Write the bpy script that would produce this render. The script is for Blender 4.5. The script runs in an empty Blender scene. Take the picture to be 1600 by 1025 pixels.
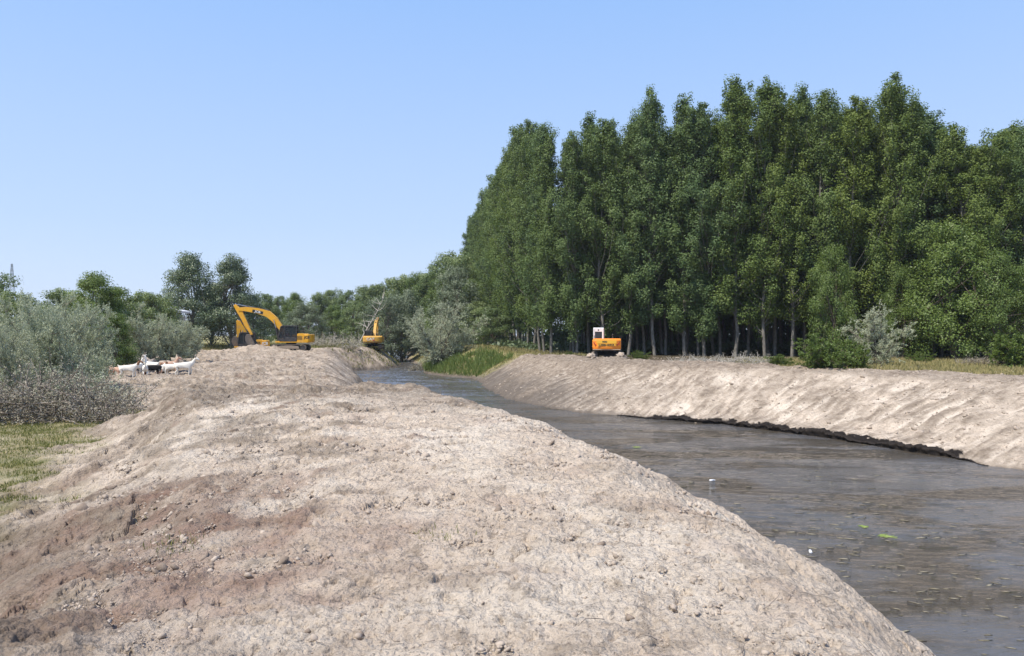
import bpy, bmesh, math, random
import numpy as np
from mathutils import Vector, Matrix
R = math.radians
rng = np.random.default_rng(7)
random.seed(7)
scene = bpy.context.scene
COL = scene.collection

# ------------------------------------------------------------------ camera
HZ = 523.0                       # eye level row in the 1600 px wide photograph
F = 1155.0
cam_d = bpy.data.cameras.new('camera')
cam_d.sensor_width = 36.0
cam_d.lens = F / 1600 * 36
cam_d.clip_start = 0.05
cam_d.clip_end = 9000
cam = bpy.data.objects.new('camera', cam_d)
COL.objects.link(cam)
cam.location = (0, 0, 0)
cam.rotation_euler = (R(90) + math.atan((HZ - 512.5) / F), 0, 0)
scene.camera = cam

# ------------------------------------------------------------------ light
SUN_EL, SUN_AZ = 60.0, 236.0     # azimuth clockwise from +Y (the view direction)
sd_ = Vector((math.sin(R(SUN_AZ)) * math.cos(R(SUN_EL)), math.cos(R(SUN_AZ)) * math.cos(R(SUN_EL)), math.sin(R(SUN_EL))))
sun_d = bpy.data.lights.new('sun', 'SUN')
sun_d.energy = 4.5
sun_d.angle = R(0.55)
sun_d.color = (1.0, 0.93, 0.82)
sun = bpy.data.objects.new('sun', sun_d)
COL.objects.link(sun)
sun.rotation_euler = (-sd_).to_track_quat('-Z', 'Y').to_euler()
world = bpy.data.worlds.new('World')
scene.world = world
world.use_nodes = True
wn = world.node_tree
wn.nodes.clear()
wo = wn.nodes.new('ShaderNodeOutputWorld')
wb = wn.nodes.new('ShaderNodeBackground')
sk = wn.nodes.new('ShaderNodeTexSky')
sk.sky_type = 'NISHITA'
sk.sun_disc = False
sk.sun_elevation = R(SUN_EL)
sk.sun_rotation = R(SUN_AZ)
sk.altitude = 0
sk.air_density = 1.0
sk.dust_density = 0.2
sk.ozone_density = 2.5
wb.inputs['Strength'].default_value = 0.12
# clear summer sky: the scattering model, lifted towards the pale blue of a slightly hazy noon
tcw = wn.nodes.new('ShaderNodeTexCoord'); sxw = wn.nodes.new('ShaderNodeSeparateXYZ')
wn.links.new(tcw.outputs['Generated'], sxw.inputs[0])
rw = wn.nodes.new('ShaderNodeValToRGB')
rw.color_ramp.elements.new(0.2); rw.color_ramp.elements.new(0.5)
for e_, (p_, c_) in zip(rw.color_ramp.elements, [(0.0, (0.70, 0.81, 1.0)), (0.14, (0.53, 0.70, 1.0)), (0.42, (0.325, 0.545, 0.97)), (1.0, (0.17, 0.30, 0.70))]):
    e_.position = p_; e_.color = (*c_, 1)
wn.links.new(sxw.outputs['Z'], rw.inputs[0])
vm = wn.nodes.new('ShaderNodeVectorMath'); vm.operation = 'SCALE'; vm.inputs['Scale'].default_value = 0.80 / 0.12
wn.links.new(rw.outputs[0], vm.inputs[0])
mw = wn.nodes.new('ShaderNodeMix'); mw.data_type = 'RGBA'; mw.inputs['Factor'].default_value = 0.9
wn.links.new(sk.outputs[0], mw.inputs['A']); wn.links.new(vm.outputs[0], mw.inputs['B'])
wn.links.new(mw.outputs['Result'], wb.inputs[0])
wn.links.new(wb.outputs[0], wo.inputs[0])
scene.view_settings.view_transform = 'Standard'
scene.view_settings.look = 'None'
scene.view_settings.exposure = 0.42
scene.view_settings.gamma = 1.0
scene.cycles.max_bounces = 6
scene.cycles.transparent_max_bounces = 8

def X(px, d):
    """sideways position of something seen at photo column px, d metres away"""
    return (px - 800.0) / F * d

# ------------------------------------------------------------------ helpers
def link(name, me, mats=None, parent=None):
    o = bpy.data.objects.new(name, me)
    COL.objects.link(o)
    if mats is not None:
        for m in (mats if isinstance(mats, (list, tuple)) else [mats]):
            me.materials.append(m)
    if parent is not None:
        o.parent = parent
    return o

def tag(o, label=None, cat=None, group=None, kind=None):
    if label: o['label'] = label
    if cat: o['category'] = cat
    if group: o['group'] = group
    if kind: o['kind'] = kind
    return o

def empty(name, loc=(0, 0, 0), rz=0.0):
    o = bpy.data.objects.new(name, None)
    COL.objects.link(o)
    o.empty_display_size = 0.3
    o.location = loc
    o.rotation_euler = (0, 0, rz)
    return o

def copy_tree(root, loc, rz=0.0, s=1.0):
    r = root.copy()
    COL.objects.link(r)
    r.location = loc
    r.rotation_euler = (0, 0, rz)
    r.scale = (s, s, s) if not isinstance(s, (tuple, list)) else s
    for ch in list(root.children):
        c = ch.copy(); COL.objects.link(c); c.parent = r
        for g in list(ch.children):
            d = g.copy(); COL.objects.link(d); d.parent = c
    return r

def np_mesh(name, V, Fq, smooth=False):
    """mesh from an (n,3) array and an (m,k) face array"""
    V = np.asarray(V, dtype=np.float32); Fq = np.asarray(Fq, dtype=np.int32)
    m, k = Fq.shape
    me = bpy.data.meshes.new(name)
    me.vertices.add(len(V)); me.vertices.foreach_set('co', V.ravel())
    me.loops.add(m * k); me.loops.foreach_set('vertex_index', Fq.ravel())
    me.polygons.add(m)
    me.polygons.foreach_set('loop_start', np.arange(0, m * k, k, dtype=np.int32))
    me.polygons.foreach_set('loop_total', np.full(m, k, dtype=np.int32))
    if smooth:
        me.polygons.foreach_set('use_smooth', np.ones(m, dtype=bool))
    me.update(calc_edges=True)
    return me

# ---- value/gradient noise
_perm = np.random.default_rng(3).permutation(4096).astype(np.int64)
_ang = np.random.default_rng(4).random(4096) * 2 * np.pi
_gx, _gy = np.cos(_ang), np.sin(_ang)
_rv = np.random.default_rng(5).random(4096)
def _h(i, j, s):
    return _perm[(_perm[(i + s * 131) & 4095] + j) & 4095]
def noise(x, y, s=0):
    xi = np.floor(x).astype(np.int64); yi = np.floor(y).astype(np.int64)
    fx = x - xi; fy = y - yi
    u = fx * fx * fx * (fx * (fx * 6 - 15) + 10); v = fy * fy * fy * (fy * (fy * 6 - 15) + 10)
    def g(a, b):
        h = _h(xi + a, yi + b, s)
        return _gx[h] * (fx - a) + _gy[h] * (fy - b)
    n0 = g(0, 0) * (1 - u) + g(1, 0) * u
    n1 = g(0, 1) * (1 - u) + g(1, 1) * u
    return (n0 * (1 - v) + n1 * v) * 1.5
def fbm(x, y, o=4, s=0, g=0.5):
    t = 0; a = 1.0; f = 1.0
    for i in range(o):
        t = t + a * noise(x * f + 17.3 * i, y * f - 9.1 * i, s + i); a *= g; f *= 2.03
    return t
def worley(x, y, s=0, k=1.0):
    """smooth rounded lumps, 0..1: 1 in the middle of a lump"""
    xi = np.floor(x).astype(np.int64); yi = np.floor(y).astype(np.int64)
    best = np.full(x.shape, 9.0); hid = np.zeros(x.shape)
    for a in (-1, 0, 1):
        for b in (-1, 0, 1):
            h = _h(xi + a, yi + b, s)
            cx = xi + a + 0.15 + 0.7 * _rv[h]; cy = yi + b + 0.15 + 0.7 * _rv[(h + 777) & 4095]
            d = (x - cx) ** 2 + (y - cy) ** 2
            m = d < best
            best = np.where(m, d, best); hid = np.where(m, _rv[(h + 1999) & 4095], hid)
    return np.clip(1 - best / 0.5, 0, 1), hid
def sstep(a, b, x):
    t = np.clip((x - a) / (b - a), 0, 1)
    return t * t * (3 - 2 * t)

# ------------------------------------------------------------------ the lie of the land
WL = -5.2                        # water level, the eye is at 0
LS = np.array([(-60, 12), (-25, 10), (0, 6.4), (4, 6.18), (7, 5.95), (10, 5.62), (18, 3.4), (25, 0.4), (35, -3.4), (45, -7.2), (58, -11.2), (70, -14),
               (80, -16), (92, -19.6), (102, -22.0), (107, -22.9), (110.5, -20.4), (112, -19.2), (120, -18.0), (132, -20.2), (143, -23.6), (165, -27.5), (200, -33), (400, -70), (900, -190), (1850, -390)], float)
RS = np.array([(-60, 60), (-25, 48), (0, 40), (10, 34), (18, 27.5), (23, 23), (28, 19.6), (34, 17.4), (39, 15.0), (44, 11.2), (47, 7.2), (51, 3.4), (57, 0.6),
               (65, -1.8), (78, -3.2), (86, -3.9), (90, -6.2), (93, -9.0), (99, -11.6), (107, -12.8), (117, -14.3), (128, -16.2), (143, -19.8), (165, -23.6), (200, -29), (400, -66), (900, -186), (1850, -386)], float)
LW = np.array([(-60, 5), (0, 4.6), (10, 4.4), (20, 4.2), (40, 4.0), (60, 3.6), (80, 3.4), (105, 4.2), (112, 5.4), (135, 5.4), (5000, 4)], float)
RW = np.array([(-60, 9), (20, 9), (40, 8.5), (55, 7.5), (70, 5.5), (85, 5), (100, 6), (5000, 5)], float)
MS = np.array([(-30, -6), (-6, -2.6), (3, -2.5), (8, -3.3), (14.3, -6.0), (22, -9.4), (26, -10.5), (60, -14)], float)
PL = np.array([(-60, -2.7), (30, -2.66), (50, -2.62), (70, -2.35), (90, -2.05), (112, -1.9), (140, -1.9), (5000, -1.9)], float)

def seg_dist(x, y, P, lim=16.0):
    """distance to the polyline x = f(y) and arc length of the nearest point"""
    x0 = np.interp(y, P[:, 0], P[:, 1])
    near = np.abs(x - x0) < lim * 1.9
    d = np.abs(x - x0) * 0.85; u = y.copy()
    px, py = x[near], y[near]
    bd = np.full(px.shape, 1e9); bu = np.zeros(px.shape); L = 0.0
    for i in range(len(P) - 1):
        ay, ax = P[i]; by, bx = P[i + 1]
        dx, dy = bx - ax, by - ay; l2 = dx * dx + dy * dy
        t = np.clip(((px - ax) * dx + (py - ay) * dy) / l2, 0, 1)
        q = (px - ax - t * dx) ** 2 + (py - ay - t * dy) ** 2
        m = q < bd
        bd = np.where(m, q, bd); bu = np.where(m, L + t * math.sqrt(l2), bu)
        L += math.sqrt(l2)
    d[near] = np.sqrt(bd); u[near] = bu
    return d, u, x - x0

def dens(P):
    """rounds the corners of a polyline given as (y, x) rows"""
    k = P[:, 0]
    Q = [P[0]]
    for i in range(1, len(P) - 1):
        Q.append(P[i] * 0.75 + P[i - 1] * 0.25) if False else None
        a = P[i] * 0.72 + P[i - 1] * 0.28; b = P[i] * 0.72 + P[i + 1] * 0.28
        Q += [a, b]
    Q = [q for q in Q if q is not None] + [P[-1]]
    return np.array(Q)
LSd, RSd = dens(LS), dens(RS)

def land(x, y, full=False):
    x = np.asarray(x, float); y = np.asarray(y, float)
    sh = x.shape
    x = x.ravel(); y = y.ravel()
    wob = fbm(x / 3.1, y / 3.1, 3, 40) * 0.35 + noise(x / 0.6, y / 0.6, 44) * 0.12
    dl, ul, sl = seg_dist(x, y, LSd)
    dr, ur, sr = seg_dist(x, y, RSd)
    sdl = np.where(sl < 0, dl, -dl) + wob
    sdr = np.where(sr > 0, dr, -dr) + wob
    # ---- left bank
    pl = np.interp(y, PL[:, 0], PL[:, 1]) + 0.10 * fbm(x / 5, y / 5, 3, 11)
    sh_x = np.interp(y, MS[:, 0], MS[:, 1])
    mtop = -1.60 - 0.28 * sstep(4.5, -0.5, x - sh_x) * sstep(20, 12, y) + 0.07 * fbm(x / 3.2, y / 4.5, 3, 21)
    k = sstep(-2.6, 0.0, x - sh_x + 0.5 * noise(x / 1.7, y / 1.7, 23)) * (1 - sstep(22.5, 27.5, y + 0.9 * noise(x / 2.0, y / 2.0, 24) - 0.05 * x))
    left = pl + (mtop - pl) * k
    # shallow hollow where the second yellow machine works, spoil heap before it
    left = left - 0.75 * np.exp(-(((x - X(398, 98)) / 7) ** 2 + ((y - 100) / 5.5) ** 2) ** 2)
    left = left + 0.62 * np.exp(-((x - X(385, 89)) / 2.6) ** 2 - ((y - 89) / 1.6) ** 2) + 0.45 * np.exp(-((x - X(412, 88)) / 2.0) ** 2 - ((y - 88.5) / 1.5) ** 2)
    w = np.interp(y, LW[:, 0], LW[:, 1])
    t = np.clip(sdl / w, 0, 1)
    zl = WL + (left - WL) * (1 - (1 - t) ** 1.45)
    # ---- right bank
    rt = -2.5 + 0.10 * fbm(x / 6, y / 6, 3, 31)
    rt = rt + 0.85 * np.exp(-((x + 5.5) / 8.5) ** 2 - ((y - 107) / 13) ** 2)
    w = np.interp(y, RW[:, 0], RW[:, 1])
    berm = (0.16 + 0.20 * sstep(44, 54, y)) * sstep(-1.5, 1.0, sdr - w) * (1 - sstep(3.5, 7.5, sdr - w)) * (1 - sstep(76, 84, y))
    berm = berm + 0.55 * np.exp(-((x - X(816, 80)) / 1.6) ** 2 - ((y - 80) / 1.8) ** 2)
    rt = rt + berm * (1 + 0.5 * fbm(x / 1.6, y / 1.6, 3, 36))
    t = np.clip(sdr / w, 0, 1)
    zr = WL + (rt - WL) * (1 - (1 - t) ** 1.2)
    ragged = 0.5 + 0.5 * np.tanh(3 * noise(ur / 1.3, ur * 0, 51) + 1.2)
    cut = 0.24 * ragged * (1 - sstep(44.5, 47.5, y)) * sstep(29.5, 31.5, y)
    zr = np.where(sdr > 0, np.where(sdr < 2.5, np.maximum(zr, WL + cut * sstep(0.12, 0.40, sdr) + 0.2 * sdr), zr), zr)
    # ---- the bed
    bed = WL - 0.10 - np.clip(-np.maximum(sdl, sdr), 0, 3) * 0.3
    isl = sdl > sdr
    z = np.where(sdl > 0, zl, np.where(sdr > 0, zr, bed))
    if not full:
        return z.reshape(sh)
    return z, sdl, sdr, ul, ur, k, sh_x, cut

def gz(x, y):
    return float(land(np.array([x]), np.array([y]))[0])

# ------------------------------------------------------------------ node helpers
def mat(name):
    m = bpy.data.materials.new(name)
    m.use_nodes = True
    nt = m.node_tree
    b = nt.nodes['Principled BSDF']
    return m, nt, b
def N(nt, t, **kw):
    n = nt.nodes.new(t)
    for k, v in kw.items():
        setattr(n, k, v)
    return n
def mixc(nt, fac, a, b, mode='MIX'):
    n = nt.nodes.new('ShaderNodeMix'); n.data_type = 'RGBA'; n.blend_type = mode
    for s, v in ((n.inputs['Factor'], fac), (n.inputs['A'], a), (n.inputs['B'], b)):
        if hasattr(v, 'is_linked') or hasattr(v, 'links'):
            nt.links.new(v, s)
        elif isinstance(v, (int, float)):
            s.default_value = v
        else:
            s.default_value = (*v, 1) if len(v) == 3 else v
    return n.outputs['Result']
def nz(nt, scale, detail=4, rough=0.55, vec=None, dist=0.0):
    n = nt.nodes.new('ShaderNodeTexNoise')
    n.inputs['Scale'].default_value = scale; n.inputs['Detail'].default_value = detail
    n.inputs['Roughness'].default_value = rough; n.inputs['Distortion'].default_value = dist
    if vec is not None: nt.links.new(vec, n.inputs['Vector'])
    return n.outputs['Fac']
def ramp(nt, fac, stops):
    n = nt.nodes.new('ShaderNodeValToRGB')
    e = n.color_ramp.elements
    while len(e) < len(stops): e.new(0.5)
    for q, (p, c) in zip(e, stops):
        q.position = p; q.color = (c, c, c, 1) if isinstance(c, (int, float)) else (*c, 1)
    nt.links.new(fac, n.inputs[0])
    return n.outputs[0]
def mth(nt, op, a, b=None):
    n = nt.nodes.new('ShaderNodeMath'); n.operation = op
    for s, v in zip(n.inputs, (a, b)):
        if v is None: continue
        if isinstance(v, (int, float)): s.default_value = v
        else: nt.links.new(v, s)
    return n.outputs[0]
def paint(name, c, rough=0.5, spec=0.5, metal=0.0, dirt=0.25, dcol=(0.28, 0.22, 0.16)):
    m, nt, b = mat(name)
    tc = N(nt, 'ShaderNodeTexCoord')
    f = ramp(nt, nz(nt, 2.3, 6, 0.65, tc.outputs['Object']), [(0.45, 0.0), (0.75, 1.0)])
    f = mth(nt, 'MULTIPLY', f, dirt)
    nt.links.new(mixc(nt, f, c, dcol), b.inputs['Base Color'])
    b.inputs['Roughness'].default_value = rough
    b.inputs['Specular IOR Level'].default_value = spec
    b.inputs['Metallic'].default_value = metal
    return m

# ------------------------------------------------------------------ ground
def build_ground():
    a1 = np.radians(np.linspace(-43, 43, 1180))
    a2 = np.radians(np.linspace(43, 317, 130)[1:-1])
    A = np.concatenate([a1, a2])
    r = np.concatenate([np.linspace(0.15, 2.4, 22)[:-1], np.exp(np.linspace(math.log(2.4), math.log(170), 1250)), np.exp(np.linspace(math.log(170), math.log(1800), 40))[1:]])
    RR, AA = np.meshgrid(r, A, indexing='ij')
    nr, na = RR.shape
    x = (RR * np.sin(AA)).ravel(); y = (RR * np.cos(AA)).ravel(); rr = RR.ravel()
    z, sdl, sdr, ul, ur, k, shx, cut = land(x, y, True)
    onl = sdl > 0; onr = sdr > 0
    # masks
    toe = x - shx
    n1 = fbm(x / 2.4, y / 2.4, 4, 61); n2 = fbm(x / 0.7, y / 0.7, 3, 62)
    grass = onl * sstep(-2.0, -3.4, toe + 1.0 * n1) * sstep(8.0, 10.5, y + 1.2 * n2) * sstep(26.5, 23.5, y + 2.4 * n1) * (0.8 + 0.2 * n2)
    grass = np.maximum(grass, 0.85 * onl * sstep(24, 12, np.abs(x - X(330, 104))) * sstep(99, 104, y) * (x < -34))
    grass = np.maximum(grass, 0.8 * onl * (sstep(130, 160, y) + sstep(-35, -48, x) * sstep(60, 90, y)))
    w_r = np.interp(y, RW[:, 0], RW[:, 1])
    grass = np.maximum(grass, onr * sstep(6.5, 9.5, sdr - w_r + 2.5 * n1) * (1 - sstep(60, 74, y + 3 * n1)) * (x > X(1180, 1) * y))
    grass = np.maximum(grass, onr * sstep(81, 87, y + 2.2 * n1) * sstep(0.2, 1.2, sdr) * sstep(175, 150, y))
    litter = onr * sstep(70, 76, y) * (sdr > w_r + 4) * (y < 900)             # leaf litter under the plantation
    grass = np.clip(grass * (1 - litter), 0, 1)
    hard = np.clip(1 - grass - 0.7 * litter, 0, 1)
    near = np.exp(-rr / 60)
    # bare soil relief
    lump, hid = worley(x / 0.42 + 0.3 * n2, y / 0.42 + 0.3 * n1, 71)
    lump2, hid2 = worley(x / 0.14, y / 0.14, 72)
    lump3, hid3 = worley(x / 0.062, y / 0.062, 73)
    bigl, hidb = worley(x / 1.15 + 0.35 * n2, y / 1.15, 74)
    rough_l = 0.45 + 0.55 * sstep(-0.3, 0.5, n1) * 1.0
    side = sstep(1.0, -4.5, x + 0.08 * y)                                     # the left part is the more cloddy one
    rough_l = rough_l * (0.55 + 1.15 * side)
    w1 = noise(x / 0.5, y / 0.5, 88); w2 = noise(x / 0.5, y / 0.5, 89)
    lump, lump2, lump3 = np.sqrt(lump), np.sqrt(lump2), np.sqrt(lump3)
    patch = sstep(-0.35, 0.5, noise(x / 1.3, y / 1.7, 79) + 0.5 * n2)
    rel = bigl * (hidb > 0.7) * 0.07 * rough_l + lump * (0.25 + hid) * 0.040 * rough_l * (0.3 + patch) + lump2 * (0.3 + hid2) * 0.024 * (0.45 + 0.7 * rough_l) + lump3 * (0.4 + hid3) * 0.013
    rel = rel + (fbm(x / 0.9, y / 0.9, 3, 81) * 0.030 - np.abs(fbm(x / 0.16 + w1, y / 0.16 + w2, 3, 85, 0.55)) * 0.014 - 0.035 * np.abs(fbm(x / 0.48 + w2, y / 0.48 + w1, 3, 83, 0.5))) * (0.6 + 0.75 * rough_l)
    pit = sstep(0.42, 0.70, fbm(x / 0.22 + w1, y / 0.22, 3, 86, 0.5))
    rel = rel - 0.045 * pit * (0.4 + 0.8 * rough_l)
    # the fall-line scrapes on the river side of the near bank
    rel = rel + 0.030 * noise((y + 0.5 * x) / 0.33 + w1, (x - 0.5 * y) / 2.6, 98) * sstep(-3.0, 0.5, x - shx - 2.5) * k
    # streaks the bucket left down the slopes
    wl_ = np.interp(y, LW[:, 0], LW[:, 1])
    slope_r = onr * sstep(0, 0.4, sdr) * (1 - sstep(0.75, 1.1, sdr / w_r)) * (1 - sstep(84, 88, y))
    slope_l = onl * sstep(0, 0.4, sdl) * (1 - sstep(0.9, 1.3, sdl / wl_))
    am = 0.35 + 1.1 * sstep(-0.4, 0.5, noise(ur / 3.7, sdr / 2.2, 99) + 0.3 * n2)
    strk_r = am * noise(ur / 0.55 + 0.8 * noise(sdr / 2.5, ur / 3, 90), sdr / 4.0, 91) + 0.6 * noise(ur / 0.22 + 0.9 * noise(sdr / 1.6, ur / 2, 89), sdr / 1.8, 92) + 0.6 * noise(ur / 0.10, sdr / 1.1, 93)
    strk_l = noise(ul / 0.75 + 0.3 * noise(sdl / 2, ul / 2, 94), sdl / 5.0, 95) + 0.6 * noise(ul / 0.3, sdl / 2.4, 96)
    far_r = slope_r
    rel = rel * (1 - 0.45 * far_r) + slope_r * 0.042 * strk_r
    sl_far = slope_l * sstep(24, 34, y)
    rel = rel * (1 - 0.7 * sl_far) + sl_far * 0.10 * strk_l
    # track prints on the levelled platform
    plat = onl * (1 - k) * (sdl > wl_) * sstep(34, 40, y) * sstep(100, 90, y)
    rel = rel * (1 + 0.6 * plat) + plat * 0.13 * fbm(x / 1.9, y / 1.3, 4, 97)
    under = np.maximum(sdl, sdr) <= 0
    rel = np.where(under, 0, rel) * sstep(0.0, 0.5, np.maximum(sdl, sdr))
    fine_fade = 0.35 + 0.65 * near
    z = z + rel * (hard * 0.9 + 0.1) * np.where(rr > 200, 0.0, 1.0) * np.clip(1.05, 0, 1.05)
    z = np.where(rr > 400, np.where(under, -2.2, z), z)
    # colours of the soil, as masks
    wet = np.clip(sstep(0.9, 0.05, np.maximum(sdl, sdr) + 0.35 * n2) * 0.9 * (sdl < 50), 0, 1)
    wet = np.where(onr, np.maximum(wet * 0.75 * sstep(40, 52, y) + 0.12 * wet, sstep(5.0, 0.6, sdr + 1.5 * n1) * sstep(46, 56, y) * 0.75 * (y < 86)), wet)
    # black peaty layer bared in the undercut at the right shore
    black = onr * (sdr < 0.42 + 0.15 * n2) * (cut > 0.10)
    fall = noise((y + 0.5 * x) / 0.9 + 0.5 * n2, (x - 0.5 * y) / 5.0, 57)
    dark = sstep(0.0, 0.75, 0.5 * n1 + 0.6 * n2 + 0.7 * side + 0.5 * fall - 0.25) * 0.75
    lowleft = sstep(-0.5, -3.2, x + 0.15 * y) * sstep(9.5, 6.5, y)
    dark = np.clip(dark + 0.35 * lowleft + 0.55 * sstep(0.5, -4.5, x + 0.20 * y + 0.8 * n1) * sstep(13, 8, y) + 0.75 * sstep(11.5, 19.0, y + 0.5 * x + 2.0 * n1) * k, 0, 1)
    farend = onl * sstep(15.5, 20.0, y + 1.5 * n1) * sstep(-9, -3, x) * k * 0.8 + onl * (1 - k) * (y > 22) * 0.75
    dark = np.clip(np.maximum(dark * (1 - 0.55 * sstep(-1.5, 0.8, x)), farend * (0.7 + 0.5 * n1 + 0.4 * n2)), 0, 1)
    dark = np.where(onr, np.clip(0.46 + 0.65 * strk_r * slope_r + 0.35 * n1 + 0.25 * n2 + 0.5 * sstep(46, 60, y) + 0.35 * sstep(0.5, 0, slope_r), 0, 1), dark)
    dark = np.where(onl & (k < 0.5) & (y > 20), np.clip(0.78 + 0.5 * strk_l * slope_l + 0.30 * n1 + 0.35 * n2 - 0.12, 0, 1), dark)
    pink = np.exp(-((x + 2.4) / 1.5) ** 2 - ((y - 6.0) / 1.5) ** 2) + 0.8 * np.exp(-((x + 4.3) / 1.6) ** 2 - ((y - 8.6) / 1.3) ** 2) + 0.3 * sstep(0.2, 0.7, fbm(x / 1.1, y / 1.1, 3, 66))
    pink = np.clip(pink * 1.25 * (0.75 + 0.8 * n2), 0, 1) * onl
    cream = sstep(0.05, 0.5, fbm(x / 1.8, y / 1.8, 4, 68) + 0.25 * sstep(-3, 2, x) + 0.55 * np.exp(-((toe - 0.3) / 1.3) ** 2) * sstep(9, 12, y))
    cream = np.where(onr, sstep(0.15, 0.7, -strk_r) * slope_r, cream)
    cream = cream * np.where(onl & (k < 0.5), 0.25, 1.0)
    idx = np.arange(nr * na).reshape(nr, na)
    a = idx[:-1, :]; b = idx[1:, :]
    q = np.stack([a, b, np.roll(b, -1, 1), np.roll(a, -1, 1)], -1).reshape(-1, 4)
    q = q[:, ::-1]
    V = np.stack([x, y, z], 1)
    # close the middle
    V = np.vstack([V, [[0, 0, float(z[:na].mean())]]])
    c = len(V) - 1
    me = np_mesh('ground', V, q, True)
    def attr(nm, *ch):
        at = me.color_attributes.new(nm, 'FLOAT_COLOR', 'POINT')
        arr = np.zeros((len(V), 4), np.float32); arr[:, 3] = 1
        for i, cc in enumerate(ch):
            arr[:len(cc), i] = cc
        at.data.foreach_set('color', arr.ravel())
    attr('mask_a', grass, np.maximum(wet, 0), pink)
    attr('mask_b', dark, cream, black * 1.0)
    attr('mask_c', litter * 1.0, sstep(30, 60, y) * onr, under * 1.0)
    return me

m, nt, b = mat('soil')
tc = N(nt, 'ShaderNodeTexCoord').outputs['Object']
def ch(nm):
    a = N(nt, 'ShaderNodeVertexColor', layer_name=nm)
    s = N(nt, 'ShaderNodeSeparateColor'); nt.links.new(a.outputs['Color'], s.inputs[0])
    return s.outputs
ma, mb, mc = ch('mask_a'), ch('mask_b'), ch('mask_c')
n_f = nz(nt, 9.0, 8, 0.7, tc); n_m = nz(nt, 1.3, 6, 0.65, tc); n_s = nz(nt, 42.0, 4, 0.7, tc)
base = mixc(nt, ramp(nt, n_m, [(0.38, 0.0), (0.62, 1.0)]), (0.71, 0.59, 0.465), (0.59, 0.485, 0.38))
base = mixc(nt, mth(nt, 'MULTIPLY', mb[1], 0.85), base, (0.76, 0.66, 0.54))
lite2 = ramp(nt, nz(nt, 3.3, 6, 0.8, tc), [(0.52, 0.0), (0.62, 0.45)])
base = mixc(nt, lite2, base, (0.80, 0.69, 0.56))
base = mixc(nt, ramp(nt, n_s, [(0.50, 0.0), (0.66, 0.5)]), base, (0.80, 0.69, 0.56))
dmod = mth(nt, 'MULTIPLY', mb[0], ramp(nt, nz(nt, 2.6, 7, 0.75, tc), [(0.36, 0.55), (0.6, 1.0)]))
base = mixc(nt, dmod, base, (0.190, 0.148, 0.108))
base = mixc(nt, mth(nt, 'MULTIPLY', ma[2], 0.6), base, (0.33, 0.20, 0.15))
sp = ramp(nt, n_f, [(0.33, 0.0), (0.5, 1.0)])
base = mixc(nt, mth(nt, 'MULTIPLY', mth(nt, 'SUBTRACT', 1.0, sp), 0.45), base, (0.25, 0.205, 0.165))
bits = ramp(nt, nz(nt, 24, 4, 0.7, tc), [(0.57, 0.0), (0.65, 0.7)])  # dark speckle: moist clumps, and crevice shadow put into the colour
base = mixc(nt, bits, base, (0.20, 0.16, 0.125))
bits2 = ramp(nt, nz(nt, 4.5, 5, 0.75, tc), [(0.53, 0.0), (0.62, 0.6)])
base = mixc(nt, bits2, base, (0.25, 0.20, 0.155))
base = mixc(nt, ma[1], base, (0.10, 0.085, 0.072))
gcol = mixc(nt, ramp(nt, nz(nt, 0.9, 5, 0.7, tc), [(0.4, 0.0), (0.6, 1.0)]), (0.21, 0.21, 0.08), (0.36, 0.30, 0.15))
base = mixc(nt, ma[0], base, gcol)
base = mixc(nt, mc[0], base, (0.075, 0.06, 0.035))
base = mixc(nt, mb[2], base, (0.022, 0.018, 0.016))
nt.links.new(base, b.inputs['Base Color'])
b.inputs['Roughness'].default_value = 0.95
b.inputs['Specular IOR Level'].default_value = 0.15
bp = N(nt, 'ShaderNodeBump'); bp.inputs['Strength'].default_value = 1.0; bp.inputs['Distance'].default_value = 0.08
vo = N(nt, 'ShaderNodeTexVoronoi'); vo.inputs['Scale'].default_value = 22.0; nt.links.new(tc, vo.inputs['Vector'])
nt.links.new(mth(nt, 'ADD', mth(nt, 'ADD', mth(nt, 'ADD', n_f, mth(nt, 'MULTIPLY', nz(nt, 3.5, 4, 0.75, tc), 1.6)), mth(nt, 'MULTIPLY', n_s, 0.45)), mth(nt, 'MULTIPLY', vo.outputs['Distance'], -0.25)), bp.inputs['Height'])
nt.links.new(bp.outputs[0], b.inputs['Normal'])
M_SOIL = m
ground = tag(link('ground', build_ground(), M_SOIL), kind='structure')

# ------------------------------------------------------------------ water
m, nt, b = mat('river_water')
tc = N(nt, 'ShaderNodeTexCoord').outputs['Object']
mp = N(nt, 'ShaderNodeMapping'); nt.links.new(tc, mp.inputs['Vector'])
mp.inputs['Rotation'].default_value = (0, 0, R(8)); mp.inputs['Scale'].default_value = (1.0, 2.6, 1.0)
calm = ramp(nt, nz(nt, 0.16, 4, 0.6, mp.outputs[0], 0.6), [(0.44, 0.0), (0.58, 1.0)])
r1 = nz(nt, 1.1, 5, 0.6, mp.outputs[0], 0.5); r2 = nz(nt, 6.0, 4, 0.6, mp.outputs[0], 0.4)
h = mth(nt, 'ADD', mth(nt, 'ADD', r1, mth(nt, 'MULTIPLY', r2, 0.30)), mth(nt, 'MULTIPLY', nz(nt, 3.0, 3, 0.6, mp.outputs[0], 0.8), 0.5))
bp = N(nt, 'ShaderNodeBump'); bp.inputs['Distance'].default_value = 0.12
nt.links.new(h, bp.inputs['Height'])
nt.links.new(mth(nt, 'ADD', mth(nt, 'MULTIPLY', calm, 0.65), 0.30), bp.inputs['Strength'])
nt.links.new(bp.outputs[0], b.inputs['Normal'])
wc = mixc(nt, calm, (0.105, 0.103, 0.106), (0.070, 0.058, 0.042))  # smooth patches bluish grey: sky sheen put into the muddy water colour
fo = ramp(nt, nz(nt, 2.2, 9, 0.75, mp.outputs[0], 1.2), [(0.60, 0.0), (0.68, 1.0)])
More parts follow.
